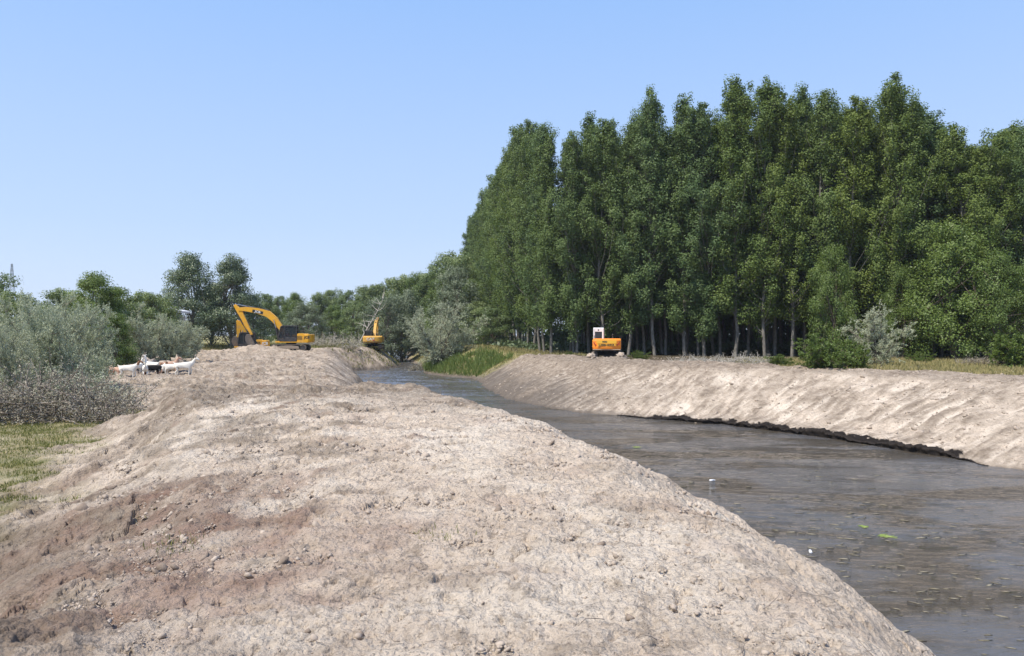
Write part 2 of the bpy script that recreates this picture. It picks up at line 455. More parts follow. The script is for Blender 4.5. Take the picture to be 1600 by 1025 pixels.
wc = mixc(nt, mth(nt, 'MULTIPLY', fo, 0.35), wc, (0.20, 0.18, 0.14))
nt.links.new(wc, b.inputs['Base Color'])
b.inputs['Roughness'].default_value = 0.05
b.inputs['IOR'].default_value = 1.33
M_WATER = m
def waves(x, y):
    q = 0.14 * x + y
    c = sstep(-0.35, 0.35, fbm(x / 7.0, q / 4.0, 3, 111))
    w = 0.014 * noise(x / 0.9, q / 0.42, 112) + 0.010 * noise(x / 0.42 + 0.5 * noise(x, y, 115), q / 0.2, 113) + 0.012 * noise(x / 2.0, q / 1.1, 114)
    return w * (0.18 + 0.95 * c) * (1.1 + 3.2 * sstep(50, 80, y))
def strip():
    ys = np.concatenate([np.arange(-60, 2, 2.0), np.arange(2, 46, 0.07), np.arange(46, 160, 0.16), np.arange(160, 260, 2), np.arange(260, 900, 40.0)])
    l = np.interp(ys, LS[:, 0], LS[:, 1]) - 2.5; r = np.interp(ys, RS[:, 0], RS[:, 1]) + 2.5
    n = 150; t = np.linspace(0, 1, n)
    XX = l[:, None] + (r - l)[:, None] * t[None]; YY = np.broadcast_to(ys[:, None], XX.shape)
    Z = WL + waves(XX, YY)
    idx = np.arange(XX.size).reshape(XX.shape)
    Fs = np.stack([idx[:-1, :-1], idx[:-1, 1:], idx[1:, 1:], idx[1:, :-1]], -1).reshape(-1, 4)
    return np_mesh('river', np.stack([XX, YY, Z], -1).reshape(-1, 3), Fs, True)
tag(link('river_water', strip(), M_WATER), kind='structure')

# black peaty ledge bared along the right shore
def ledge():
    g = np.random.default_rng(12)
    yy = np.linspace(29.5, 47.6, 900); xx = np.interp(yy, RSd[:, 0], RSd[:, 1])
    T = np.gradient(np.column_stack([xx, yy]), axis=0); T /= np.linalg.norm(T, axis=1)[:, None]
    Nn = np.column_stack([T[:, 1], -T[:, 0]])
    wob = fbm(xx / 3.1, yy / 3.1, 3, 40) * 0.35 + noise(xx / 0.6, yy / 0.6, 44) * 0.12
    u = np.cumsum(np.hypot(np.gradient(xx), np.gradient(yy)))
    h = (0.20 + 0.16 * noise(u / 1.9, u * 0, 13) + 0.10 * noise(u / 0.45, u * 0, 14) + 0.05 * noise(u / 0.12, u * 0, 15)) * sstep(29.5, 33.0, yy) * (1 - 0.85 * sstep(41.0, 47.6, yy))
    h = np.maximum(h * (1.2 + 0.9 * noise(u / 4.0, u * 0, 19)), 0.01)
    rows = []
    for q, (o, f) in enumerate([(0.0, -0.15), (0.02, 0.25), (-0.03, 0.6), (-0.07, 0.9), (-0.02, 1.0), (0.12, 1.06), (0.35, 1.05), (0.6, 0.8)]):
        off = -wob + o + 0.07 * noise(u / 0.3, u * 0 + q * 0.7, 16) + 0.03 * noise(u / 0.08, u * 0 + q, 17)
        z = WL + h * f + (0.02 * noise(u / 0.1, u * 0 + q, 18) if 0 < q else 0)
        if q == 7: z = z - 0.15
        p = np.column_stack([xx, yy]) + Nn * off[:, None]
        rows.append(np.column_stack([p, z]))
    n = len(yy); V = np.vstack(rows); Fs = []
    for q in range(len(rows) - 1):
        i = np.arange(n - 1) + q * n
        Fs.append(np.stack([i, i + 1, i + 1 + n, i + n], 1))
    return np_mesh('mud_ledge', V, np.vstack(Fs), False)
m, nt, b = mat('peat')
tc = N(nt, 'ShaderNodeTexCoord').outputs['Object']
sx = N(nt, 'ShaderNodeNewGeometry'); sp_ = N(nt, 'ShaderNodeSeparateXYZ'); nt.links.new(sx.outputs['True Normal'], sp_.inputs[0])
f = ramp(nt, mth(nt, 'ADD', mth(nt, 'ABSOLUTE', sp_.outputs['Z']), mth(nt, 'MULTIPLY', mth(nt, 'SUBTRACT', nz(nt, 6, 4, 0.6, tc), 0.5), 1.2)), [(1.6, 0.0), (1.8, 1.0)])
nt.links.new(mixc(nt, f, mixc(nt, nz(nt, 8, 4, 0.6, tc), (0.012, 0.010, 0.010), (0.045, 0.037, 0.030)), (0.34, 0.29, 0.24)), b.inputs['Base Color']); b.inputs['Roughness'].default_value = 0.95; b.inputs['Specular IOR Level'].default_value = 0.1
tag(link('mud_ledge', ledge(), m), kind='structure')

# ------------------------------------------------------------------ stones / clods
def ico(sub):
    bm = bmesh.new(); bmesh.ops.create_icosphere(bm, subdivisions=sub, radius=1.0)
    V = np.array([v.co[:] for v in bm.verts]); Fs = np.array([[v.index for v in f.verts] for f in bm.faces]); bm.free()
    return V, Fs
def clods(P, S, sub, seed, flat=0.7):
    g = np.random.default_rng(seed)
    V0, F0 = ico(sub); n = len(P)
    vars_ = []
    for i in range(12):
        d = V0 @ g.normal(size=(3, 5)); k = 1 + 0.08 * np.sin(2.2 * d + g.random(5) * 6).sum(1) + 0.27 * g.normal(size=len(V0))
        vars_.append(V0 * k[:, None] * np.array([1, 0.75 + 0.4 * g.random(), flat]))
    vars_ = np.array(vars_)
    idx = g.integers(0, 12, n); a = g.random(n) * 6.283; ca, sa = np.cos(a), np.sin(a)
    W = vars_[idx] * S[:, None, None]
    tilt = g.normal(size=n) * 0.35
    W2 = W.copy()
    W2[..., 0] = W[..., 0] * ca[:, None] - W[..., 1] * sa[:, None]
    W2[..., 1] = W[..., 0] * sa[:, None] + W[..., 1] * ca[:, None]
    W2[..., 2] = W[..., 2] + W2[..., 0] * tilt[:, None]
    W2 += P[:, None, :]
    Fs = (F0[None] + (np.arange(n) * len(V0))[:, None, None]).reshape(-1, 3)
    return np_mesh('clods', W2.reshape(-1, 3), Fs, False)

def soilmat(name, c1, c2):
    m, nt, b = mat(name)
    tc = N(nt, 'ShaderNodeTexCoord').outputs['Object']
    f = ramp(nt, nz(nt, 3.0, 6, 0.7, tc), [(0.38, 0.0), (0.62, 1.0)])
    nt.links.new(mixc(nt, f, c1, c2), b.inputs['Base Color'])
    b.inputs['Roughness'].default_value = 0.95; b.inputs['Specular IOR Level'].default_value = 0.15
    bp = N(nt, 'ShaderNodeBump'); bp.inputs['Strength'].default_value = 0.6; bp.inputs['Distance'].default_value = 0.01
    nt.links.new(nz(nt, 40, 4, 0.7, tc), bp.inputs['Height']); nt.links.new(bp.outputs[0], b.inputs['Normal'])
    return m
M_CLOD = soilmat('dry_clod', (0.48, 0.40, 0.325), (0.30, 0.245, 0.195))

def scatter(n, amin, amax, rmin, rmax, seed, cond):
    g = np.random.default_rng(seed)
    a = np.radians(g.uniform(amin, amax, n)); r = np.exp(g.uniform(math.log(rmin), math.log(rmax), n))
    x = r * np.sin(a); y = r * np.cos(a)
    z, sdl, sdr, ul, ur, k, shx, cut = land(x, y, True)
    keep = cond(x, y, sdl, sdr, k, shx, g)
    return np.stack([x[keep], y[keep], z[keep]], 1), r[keep], g
def c1(x, y, sdl, sdr, k, shx, g):
    n1 = fbm(x / 2.4, y / 2.4, 4, 61)
    return (sdl > 0.3) & (k > 0.35) & (g.random(len(x)) < 0.32 + 0.4 * sstep(1.0, -4.5, x + 0.08 * y) + 0.4 * sstep(0, 0.5, n1))
P, r, g = scatter(120000, -44, 44, 2.6, 27, 101, c1)
S = np.clip(g.lognormal(-4.95, 0.6, len(P)), 0.005, 0.042) * np.clip(r / 7, 0.75, 1.7)
P[:, 2] += S * 0.1
tag(link('soil_clods', clods(P, S, 1, 5), M_CLOD), 'loose dry clods of earth lying over the near bank', 'clods', kind='stuff')
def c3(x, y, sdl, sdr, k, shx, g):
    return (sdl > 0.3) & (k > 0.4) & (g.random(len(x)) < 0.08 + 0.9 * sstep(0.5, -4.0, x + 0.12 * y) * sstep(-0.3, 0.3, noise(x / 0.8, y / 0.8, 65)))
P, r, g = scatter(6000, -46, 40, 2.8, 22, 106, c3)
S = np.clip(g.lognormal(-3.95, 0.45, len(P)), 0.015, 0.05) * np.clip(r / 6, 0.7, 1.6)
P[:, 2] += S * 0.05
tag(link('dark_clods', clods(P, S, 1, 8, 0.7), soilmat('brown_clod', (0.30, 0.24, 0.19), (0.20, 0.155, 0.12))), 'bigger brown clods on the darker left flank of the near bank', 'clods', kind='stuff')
def c2(x, y, sdl, sdr, k, shx, g):
    w = np.interp(y, RW[:, 0], RW[:, 1])
    pl = (sdl > 3) & (k < 0.5) & (y > 26) & (y < 98) & (x > -60 + 0 * y)
    pr = (sdr > w * 0.6) & (sdr < w + 8) & (y < 84)
    pr2 = (sdr > 0.3) & (y < 84) & (g.random(len(x)) < 0.6)
    return pl | pr | pr2
P, r, g = scatter(50000, -40, 40, 26, 100, 102, c2)
S = np.clip(g.lognormal(-3.35, 0.55, len(P)), 0.015, 0.16)
P[:, 2] += S * 0.1
tag(link('spoil_clods', clods(P, S, 1, 6), M_CLOD), 'lumps of dug earth strewn along both far banks', 'clods', kind='stuff')

#@@VEG@@
# ------------------------------------------------------------------ foliage tools
def tube_arrays(paths):
    """paths: list of (points, radii, sides); one merged quad array"""
    VV = []; FF = []; off = 0
    for pts, rad, ns in paths:
        pts = np.asarray(pts, float); n = len(pts)
        T = np.gradient(pts, axis=0); T /= np.linalg.norm(T, axis=1)[:, None] + 1e-9
        ref = np.array([0.31, 0.77, 0.1]) if abs(T[0, 2]) > 0.7 else np.array([0, 0, 1.0])
        A = np.cross(T, ref); A /= np.linalg.norm(A, axis=1)[:, None] + 1e-9
        B = np.cross(T, A)
        th = np.linspace(0, 2 * np.pi, ns, endpoint=False)
        ring = pts[:, None] + np.asarray(rad, float)[:, None, None] * (A[:, None] * np.cos(th)[None, :, None] + B[:, None] * np.sin(th)[None, :, None])
        VV.append(ring.reshape(-1, 3))
        i = np.arange(n - 1)[:, None] * ns; j = np.arange(ns)[None]
        a = i + j; b_ = i + (j + 1) % ns
        FF.append(np.stack([a, b_, b_ + ns, a + ns], -1).reshape(-1, 4) + off)
        off += n * ns
    return np.vstack(VV), np.vstack(FF)

def leaf_mesh(name, C, D, L, W, g, out=None, clump=None):
    """diamond leaves at C, length L, width W; they point along D, or lie square to the outward direction 'out' when one is given"""
    n = len(C)
    if out is not None:
        nn = out / (np.linalg.norm(out, axis=1)[:, None] + 1e-9) + np.array([0, 0, 0.35]) + g.normal(size=(n, 3)) * 0.42
        nn /= np.linalg.norm(nn, axis=1)[:, None]
        D = np.cross(nn, g.normal(size=(n, 3)))
    D = D / (np.linalg.norm(D, axis=1)[:, None] + 1e-9)
    if out is None:
        q = g.normal(size=(n, 3)); S = np.cross(D, q); S /= np.linalg.norm(S, axis=1)[:, None] + 1e-9
        nn = np.cross(D, S)
    else:
        S = np.cross(D, nn)
    L = np.broadcast_to(L, n)[:, None]; W = np.broadcast_to(W, n)[:, None]
    m = C + D * L * 0.45 + nn * L * 0.08
    V = np.stack([C, m + S * W * 0.5, C + D * L, m - S * W * 0.5], 1).reshape(-1, 3)
    Fq = np.arange(n * 4).reshape(n, 4)
    me = np_mesh(name, V, Fq)
    at = me.color_attributes.new('tint', 'FLOAT_COLOR', 'POINT')
    t = g.random(n)
    if clump is not None: t = 0.35 * t + 0.65 * clump
    t = np.repeat(t, 4); a = np.zeros((n * 4, 4), np.float32); a[:, 0] = t; a[:, 3] = 1
    at.data.foreach_set('color', a.ravel())
    return me

def leafmat(name, c1, c2, c3, trans=0.25, rough=0.5, spec=0.35, vary=0.35):
    m = bpy.data.materials.new(name); m.use_nodes = True
    nt = m.node_tree; b = nt.nodes['Principled BSDF']; out = nt.nodes['Material Output']
    a = N(nt, 'ShaderNodeVertexColor', layer_name='tint')
    s = N(nt, 'ShaderNodeSeparateColor'); nt.links.new(a.outputs['Color'], s.inputs[0])
    oi = N(nt, 'ShaderNodeObjectInfo')
    col = mixc(nt, s.outputs[0], c1, c2)
    # per-tree shift of hue and value
    mx = mixc(nt, mth(nt, 'MULTIPLY', oi.outputs['Random'], vary * 2), col, c3)
    nt.links.new(mx, b.inputs['Base Color'])
    b.inputs['Roughness'].default_value = rough; b.inputs['Specular IOR Level'].default_value = spec
    tr = N(nt, 'ShaderNodeBsdfTranslucent')
    nt.links.new(mixc(nt, 0.5, mx, (0.16, 0.22, 0.03)), tr.inputs['Color'])
    ms = N(nt, 'ShaderNodeMixShader'); ms.inputs[0].default_value = trans
    nt.links.new(b.outputs[0], ms.inputs[1]); nt.links.new(tr.outputs[0], ms.inputs[2])
    nt.links.new(ms.outputs[0], out.inputs['Surface'])
    return m
M_POP = leafmat('poplar_leaf', (0.075, 0.130, 0.044), (0.145, 0.205, 0.078), (0.15, 0.205, 0.055), 0.25, 0.55, 0.25, 0.42)
M_POP2 = leafmat('warm_poplar_leaf', (0.095, 0.150, 0.036), (0.170, 0.225, 0.062), (0.18, 0.23, 0.05), 0.3, 0.55, 0.25, 0.4)
M_LIME = leafmat('bright_leaf', (0.095, 0.155, 0.035), (0.16, 0.22, 0.05), (0.15, 0.21, 0.04), 0.3, 0.5, 0.4)
M_TREE = leafmat('tree_leaf', (0.100, 0.155, 0.05), (0.18, 0.235, 0.085), (0.19, 0.24, 0.08), 0.25, 0.5, 0.4, 0.5)
M_DARKT = leafmat('dark_leaf', (0.09, 0.135, 0.065), (0.16, 0.205, 0.11), (0.14, 0.18, 0.09), 0.2, 0.45, 0.45, 0.4)
M_SILV = leafmat('silver_leaf', (0.31, 0.34, 0.21), (0.56, 0.58, 0.43), (0.40, 0.45, 0.30), 0.15, 0.55, 0.4, 0.3)
M_WILL = leafmat('grey_willow_leaf', (0.13, 0.17, 0.10), (0.23, 0.27, 0.17), (0.20, 0.24, 0.15), 0.2, 0.5, 0.4, 0.4)
M_DRY = leafmat('dry_leaf', (0.27, 0.24, 0.18), (0.44, 0.41, 0.33), (0.36, 0.34, 0.27), 0.1, 0.8, 0.1, 0.3)
M_GRASSB = leafmat('grass_blade', (0.14, 0.17, 0.045), (0.30, 0.27, 0.10), (0.2, 0.2, 0.07), 0.25, 0.6, 0.2, 0.1)
M_STRAW = leafmat('straw_blade', (0.27, 0.25, 0.10), (0.42, 0.34, 0.17), (0.3, 0.28, 0.1), 0.25, 0.6, 0.2, 0.1)
M_REED = leafmat('reed_blade', (0.11, 0.17, 0.035), (0.21, 0.26, 0.08), (0.16, 0.21, 0.05), 0.3, 0.5, 0.3, 0.1)

def barkmat(name, c1, c2, sc=4.0):
    m, nt, b = mat(name)
    tc = N(nt, 'ShaderNodeTexCoord').outputs['Object']
    mp = N(nt, 'ShaderNodeMapping'); nt.links.new(tc, mp.inputs['Vector']); mp.inputs['Scale'].default_value = (sc, sc, sc * 0.25)
    f = ramp(nt, nz(nt, 2.0, 6, 0.7, mp.outputs[0]), [(0.4, 0.0), (0.6, 1.0)])
    nt.links.new(mixc(nt, f, c1, c2), b.inputs['Base Color'])
    b.inputs['Roughness'].default_value = 0.9; b.inputs['Specular IOR Level'].default_value = 0.2
    return m
M_PBARK = barkmat('poplar_bark', (0.13, 0.115, 0.095), (0.24, 0.225, 0.195))
M_BARK = barkmat('brown_bark', (0.10, 0.08, 0.06), (0.19, 0.155, 0.12))
M_SBARK = barkmat('grey_bark', (0.16, 0.13, 0.11), (0.28, 0.24, 0.20))
M_PALEW = barkmat('bleached_wood', (0.42, 0.38, 0.33), (0.62, 0.58, 0.52))

def wander(p, d, L, n, g, bend=0.15, up=0.0):
    pts = [np.array(p, float)]; d = np.array(d, float); d /= np.linalg.norm(d)
    for i in range(n):
        d = d + g.normal(size=3) * bend + np.array([0, 0, up]); d /= np.linalg.norm(d)
        pts.append(pts[-1] + d * L / n)
    return np.array(pts)

def poplar_proto(seed, H=30.0, low=4.0, rmax=2.5, nleaf=38000, full=2.4):
    g = np.random.default_rng(seed)
    paths = []; C = []; D = []; T = []
    k = 12; zs = np.linspace(0, H * 0.985, k)
    cur = np.cumsum(g.normal(size=(k, 2)) * 0.13, axis=0)
    tr = np.column_stack([cur - cur[0], zs])
    paths.append((tr, 0.19 * (1 - zs / H) ** 0.8 + 0.015, 8))
    nb = 108
    clumps = []
    sect = g.random(3) * 6.283
    for i in range(nb):
        t = ((i + g.random()) / nb) ** 0.9
        z0 = low * 0.8 + (H - low) * t * 0.97
        az = g.random() * 6.283
        env = rmax * (0.55 + 0.45 * math.sin(math.pi * min(1, t * 1.5 + 0.12))) * (1 - t ** full) ** 0.75 + 0.25
        env *= 0.62 + 0.65 * g.random() + 0.22 * math.sin(az * 2 + sect[0] + t * 7)
        p0 = np.array([np.interp(z0, zs, tr[:, 0]), np.interp(z0, zs, tr[:, 1]), z0])
        rise = env * (1.1 + 1.2 * g.random()) * (0.6 + t)
        p1 = p0 + np.array([math.cos(az) * env, math.sin(az) * env, min(rise, H * 1.02 - z0)])
        n = 5
        pts = p0 + (p1 - p0) * np.linspace(0, 1, n)[:, None] ** np.array([0.85, 0.85, 1.2]) + np.vstack([[0, 0, 0], g.normal(size=(n - 1, 3)) * 0.1])
        paths.append((pts, np.linspace(0.05 * (1 - t) + 0.016, 0.008, n), 4))
        for q in (0.35, 0.6, 0.82, 1.0):
            if g.random() < 0.72:
                c = pts[0] + (pts[-1] - pts[0]) * q + g.normal(size=3) * 0.22
                clumps.append((c, (0.22 + 0.28 * g.random()) * (1.1 - 0.4 * t)))
    # epicormic tufts along the trunk and a pointed tip
    for i in range(16):
        z0 = low + (H - low) * g.random()
        clumps.append((np.array([np.interp(z0, zs, tr[:, 0]), np.interp(z0, zs, tr[:, 1]), z0]) + g.normal(size=3) * 0.35, 0.4))
    for i in range(10):
        clumps.append((np.array([tr[-1, 0] + g.normal() * 0.25, tr[-1, 1] + g.normal() * 0.14, H * (0.93 + 0.10 * g.random())]), 0.20))
    w = np.array([c[1] ** 1.6 for c in clumps]); cnt = np.maximum(8, (w / w.sum() * nleaf)).astype(int)
    for (c, s), n in zip(clumps, cnt):
        o = np.clip(g.normal(size=(n, 3)), -1.5, 1.5) * s * np.array([1, 1, 1.25])
        C.append(c + o); D.append(o / s + np.array([c[0], c[1], 0]) * 0.35); T.append(np.full(n, g.random()))
    C = np.vstack(C); D = np.vstack(D)
    return paths, leaf_mesh('poplar_crown', C, D, 0.14 + 0.11 * g.random(len(C)), 0.12 + 0.09 * g.random(len(C)), g, D, np.concatenate(T))

def make_tree(name, paths, leaves, leafm, barkm):
    root = empty(name)
    link('trunk', np_mesh('trunk', *tube_arrays(paths), True), barkm, root)
    link('crown', leaves, leafm, root)
    return root

def broad_proto(seed, H=12.0, Wd=4.5, low=1.5, nclump=120, nleaf=9000, ls=0.24, aspect=0.7, droop=0.0, shape=0.55, taper=0.15):
    g = np.random.default_rng(seed)
    paths = []; clumps = []
    tr = wander((0, 0, 0), (0, 0, 1), H * 0.72, 7, g, 0.07)
    paths.append((tr, np.linspace(0.024 * H, 0.007 * H, 8), 8))
    lobes = []
    nl = 15
    for i in range(nl):
        t = (i + 0.5) / nl; z = low + (H - low) * (0.10 + 0.82 * t)
        e = Wd * (1 - taper * t) * math.sin(math.pi * min(1, t * 0.72 + 0.24)) ** shape
        rl = Wd * (0.24 + 0.20 * g.random()) * (1.1 - 0.45 * t); az = i * 2.4 + g.normal() * 0.5
        ro = max(0.0, e - rl) * (0.75 + 0.4 * g.random())
        lobes.append((np.array([math.cos(az) * ro, math.sin(az) * ro, min(z, H - rl * 0.85)]), rl))
        p0 = tr[min(6, int(t * 6))]
        paths.append((np.array([p0, (p0 + lobes[-1][0]) / 2 + [0, 0, -0.1], lobes[-1][0]]), [0.010 * H, 0.006 * H, 0.002 * H], 5))
    for i in range(nclump):
        c0, rl = lobes[g.integers(nl)]
        d = g.normal(size=3); d /= np.linalg.norm(d); d[2] = abs(d[2]) * 0.9 - 0.25
        c = c0 + d * rl * (0.45 + 0.85 * g.random()) * np.array([1, 1, 0.95])
        if g.random() < 0.35:
            t = g.random(); e = Wd * (1 - taper * t) * math.sin(math.pi * min(1, t * 0.72 + 0.24)) ** shape; az = g.random() * 6.283; q = e * math.sqrt(g.random())
            c = np.array([math.cos(az) * q, math.sin(az) * q, low + (H - low) * t])
        c[2] = min(max(c[2], low * 0.6), H)
        clumps.append((c, 0.040 * H * (0.4 + 0.9 * g.random())))
        if i % 3 == 0:
            paths.append((np.array([c0, (c0 + c) / 2, c]), [0.004 * H, 0.003 * H, 0.0012 * H], 3))
    w = np.array([c[1] ** 1.7 for c in clumps]); cnt = np.maximum(8, w / w.sum() * nleaf).astype(int)
    C = []; D = []; T = []
    for (c, s), n in zip(clumps, cnt):
        o = np.clip(g.normal(size=(n, 3)), -1.5, 1.5) * s * np.array([1, 1, 0.8])
        C.append(c + o); D.append(o / s + np.array([c[0], c[1], 0]) * 0.2); T.append(np.full(n, g.random()))
    C = np.vstack(C); D = np.vstack(D); T = np.concatenate(T); ok = C[:, 2] > 0.1
    C = C[ok]; D = D[ok]; T = T[ok]
    return paths, leaf_mesh('crown', C, D, ls * (0.7 + 0.6 * g.random(len(C))), ls * aspect * (0.7 + 0.6 * g.random(len(C))), g, D, T)

def shrub_proto(seed, H=4.5, Wd=2.6, stems=11, twigs=620, per=42, ls=0.10, asp=0.26, upb=0.25, spread=0.9):
    """many-stemmed shrub with narrow leaves set along outward twigs"""
    g = np.random.default_rng(seed)
    paths = []; C = []; D = []
    nodes = []
    for i in range(stems):
        az = g.random() * 6.283; lean = spread * (0.25 + 0.75 * g.random())
        L = H * (0.72 + 0.38 * g.random()) * (1.05 - 0.25 * lean)
        d = np.array([math.cos(az) * lean, math.sin(az) * lean, 1.0])
        pts = wander((g.normal() * 0.12, g.normal() * 0.12, -0.1), d, L * 1.05, 9, g, 0.16, 0.02)
        r = np.linspace(0.045, 0.008, 10) * H / 4
        paths.append((pts, r, 5))
        for q in range(1, 10):
            for _ in range(3):
                dd = np.array([math.cos(az), math.sin(az), 0]) * 0.35 + g.normal(size=3) * np.array([1, 1, 0.7]) + np.array([0, 0, 0.15])
                L2 = Wd * (0.22 + 0.34 * g.random()) * (1.15 - 0.08 * q)
                br = wander(pts[q], dd, L2, 4, g, 0.2, 0.05)
                paths.append((br, np.linspace(0.018, 0.005, 5) * H / 4, 3))
                nodes.append(br)
    for i in range(twigs):
        br = nodes[g.integers(len(nodes))]; q = g.random() * (len(br) - 1); a = int(q)
        p = br[a] + (br[min(a + 1, len(br) - 1)] - br[a]) * (q - a)
        out = p * np.array([1, 1, 0.25]); out = out / (np.linalg.norm(out) + 1e-6)
        d = out * 0.6 + g.normal(size=3) * 0.6 + np.array([0, 0, upb]); d /= np.linalg.norm(d)
        L = (0.30 + 0.35 * g.random()) * H / 4
        s = g.random(per)
        pos = p + d * (s * L)[:, None] + g.normal(size=(per, 3)) * 0.03 * H / 4
        C.append(pos); D.append(d * 0.7 + g.normal(size=(per, 3)) * 0.55)
    C = np.vstack(C); D = np.vstack(D); ok = C[:, 2] > 0.05; C = C[ok]; D = D[ok]
    return paths, leaf_mesh('crown', C, D, ls * (0.7 + 0.6 * g.random(len(C))), ls * asp * (0.7 + 0.6 * g.random(len(C))), g)

ORD = ['first', 'second', 'third', 'fourth', 'fifth', 'sixth', 'seventh', 'eighth', 'ninth', 'tenth', 'eleventh', 'twelfth', 'thirteenth', 'fourteenth', 'fifteenth', 'sixteenth',
       'seventeenth', 'eighteenth', 'nineteenth', 'twentieth', 'twenty-first', 'twenty-second', 'twenty-third', 'twenty-fourth', 'twenty-fifth', 'twenty-sixth', 'twenty-seventh', 'twenty-eighth', 'twenty-ninth', 'thirtieth',
       'thirty-first', 'thirty-second', 'thirty-third', 'thirty-fourth', 'thirty-fifth', 'thirty-sixth', 'thirty-seventh', 'thirty-eighth', 'thirty-ninth', 'fortieth']

# ------------------------------------------------------------------ the poplar plantation
POPS = []
for i, (lo, rm, fu) in enumerate([(3.2, 2.5, 4.5), (4.5, 2.1, 2.4), (2.6, 2.9, 6.0), (6.0, 2.0, 2.6), (3.6, 2.7, 4.0), (5.0, 2.5, 5.0), (9.0, 1.9, 2.2), (2.8, 3.0, 3.2)]):
    POPS.append(make_tree('poplar_tree', *poplar_proto(200 + i, 30.0, lo * 0.95, rm * 1.10, full=fu + 1.2), M_POP, M_PBARK))
used = set()
def place(protos, i, loc, rz, s, label, cat, group):
    p = protos[i]
    key = p.name
    if key in used:
        r = copy_tree(p, loc, rz, s)
    else:
        used.add(key); r = p; r.location = loc; r.rotation_euler = (0, 0, rz); r.scale = (s, s, s) if not isinstance(s, tuple) else s
    tag(r, label, cat, group)
    return r
# skyline: photo column -> row of the tree tops
SKY = np.array([(730, 378), (745, 330), (765, 262), (785, 222), (812, 186), (858, 172), (880, 185), (930, 170), (962, 190), (985, 150), (1022, 132), (1055, 130), (1075, 150), (1092, 138), (1130, 122), (1180, 108), (1215, 116), (1242, 104), (1275, 112),
                (1305, 140), (1322, 146), (1345, 134), (1388, 112), (1412, 122), (1418, 152), (1450, 150), (1470, 190), (1505, 196), (1528, 222), (1545, 202), (1578, 186), (1600, 196), (1660, 190), (1800, 185)], float)
pg = np.random.default_rng(31)
P0 = np.array([5.0, 93.0]); P1 = np.array([60.0, 71.0])          # front edge, from the corner by the river to beyond the frame
ex = (P1 - P0) / np.linalg.norm(P1 - P0); ey = np.array([-ex[1], ex[0]])
spots = []
for row in range(11):
    for c_ in range(int(19 if row < 6 else 21)):
        p = P0 + ex * (c_ * 3.15 + (row % 2) * 1.5 + pg.normal() * 0.35) + ey * (row * 3.4 + pg.normal() * 0.3)
        spots.append((row, p[0], p[1]))
FL0 = np.array([5.0, 93.0]); FL1 = np.array([-13.0, 215.0])     # the flank runs on along the river
fd = (FL1 - FL0); fl = np.linalg.norm(fd); fd /= fl; fn = np.array([-fd[1], fd[0]]) * -1
for k_ in range(26):
    for row in range(3 if k_ > 9 else 1):
        p = FL0 + fd * ((k_ + 1) * 4.4 + pg.normal() * 0.4) + fn * (row * 3.6)
        spots.append((20 + row, p[0], p[1]))
n_front = 0; n_flank = 0; n_second = 0
for row, x, y in spots:
    px = 800 + F * x / y
    d = y
    top = np.interp(px + pg.normal() * 5, SKY[:, 0], SKY[:, 1])
    g0 = gz(x, y)
    h = (HZ - top) * d / F - g0
    if row >= 1 and row < 20: h = min(h, 32) * pg.uniform(0.86, 0.995)
    elif row >= 21: h = h * pg.uniform(0.86, 0.98)
    else: h = h * (pg.choice([1.0, 0.985, 0.97, 0.95, 0.92]) if px < 1480 else pg.uniform(0.97, 1.0))
    h = min(max(h * 0.975, 12), 34)
    i = int(pg.integers(0, 8))
    if row == 0 and n_front < 30: i = [0, 2, 7, 4, 5, 0, 7, 1, 2, 5, 4, 7, 5, 0, 4, 2, 7, 1, 2][n_front % 19]
    if 1 <= row < 20 and pg.random() < 0.45: i = int(pg.choice([3, 6]))
    s = h / 30.0; sw = (0.55 + 0.45 * s) * pg.uniform(0.92, 1.12)
    if row == 0:
        lab = f'tall poplar in the front rank of the plantation, {ORD[n_front]} from its river corner'; n_front += 1; grp = 'poplars in the front rank'
    elif row == 20:
        lab = f'poplar on the plantation edge along the river, {ORD[n_flank]} behind the corner tree'; n_flank += 1; grp = 'poplars along the river flank'
    elif row == 1:
        lab = f'poplar in the second rank of the plantation, {ORD[n_second]} from its river end'; n_second += 1; grp = 'poplars in the second rank'
    else:
        lab = 'dark poplar standing deep inside the plantation behind its outer ranks'; grp = 'poplars deep inside the plantation'
    pt = place(POPS, i, (x, y, g0 - 0.1), pg.random() * 6.28, (sw, sw, s), lab, 'tree', grp)
    warm = (1120 < px < 1345 or px > 1480) and pg.random() < 0.7 or pg.random() < 0.15
    for c_ in pt.children:
        if c_.name.startswith('crown'):
            c_.material_slots[0].link = 'OBJECT'; c_.material_slots[0].material = M_POP2 if warm else M_POP
# leafy mass added to shut out sky light and darken the wood
def undergrowth_fill():
    g = np.random.default_rng(77); n = 52000
    u = g.random(n) * 86 - 12; v = 8.5 + g.random(n) * 36
    p = P0 + np.outer(u, ex) + np.outer(v, ey)
    hh = 0.6 + (1.0 + 5.0 * sstep(15, 30, v)) * (0.6 + 0.4 * noise(u / 3, v / 3, 5))
    z = -2.5 + g.random(n) ** 1.3 * hh
    C = np.column_stack([p, z]); D = g.normal(size=(n, 3)) + np.array([0, 0, 0.5])
    return leaf_mesh('undergrowth_fill', C, D, 0.45 + 0.3 * g.random(n), 0.35 + 0.2 * g.random(n), g)
tag(link('undergrowth_fill', undergrowth_fill(), M_DARKT), 'dark leafy mass added between the poplar trunks to shut out sky light', 'undergrowth_fill', kind='stuff')

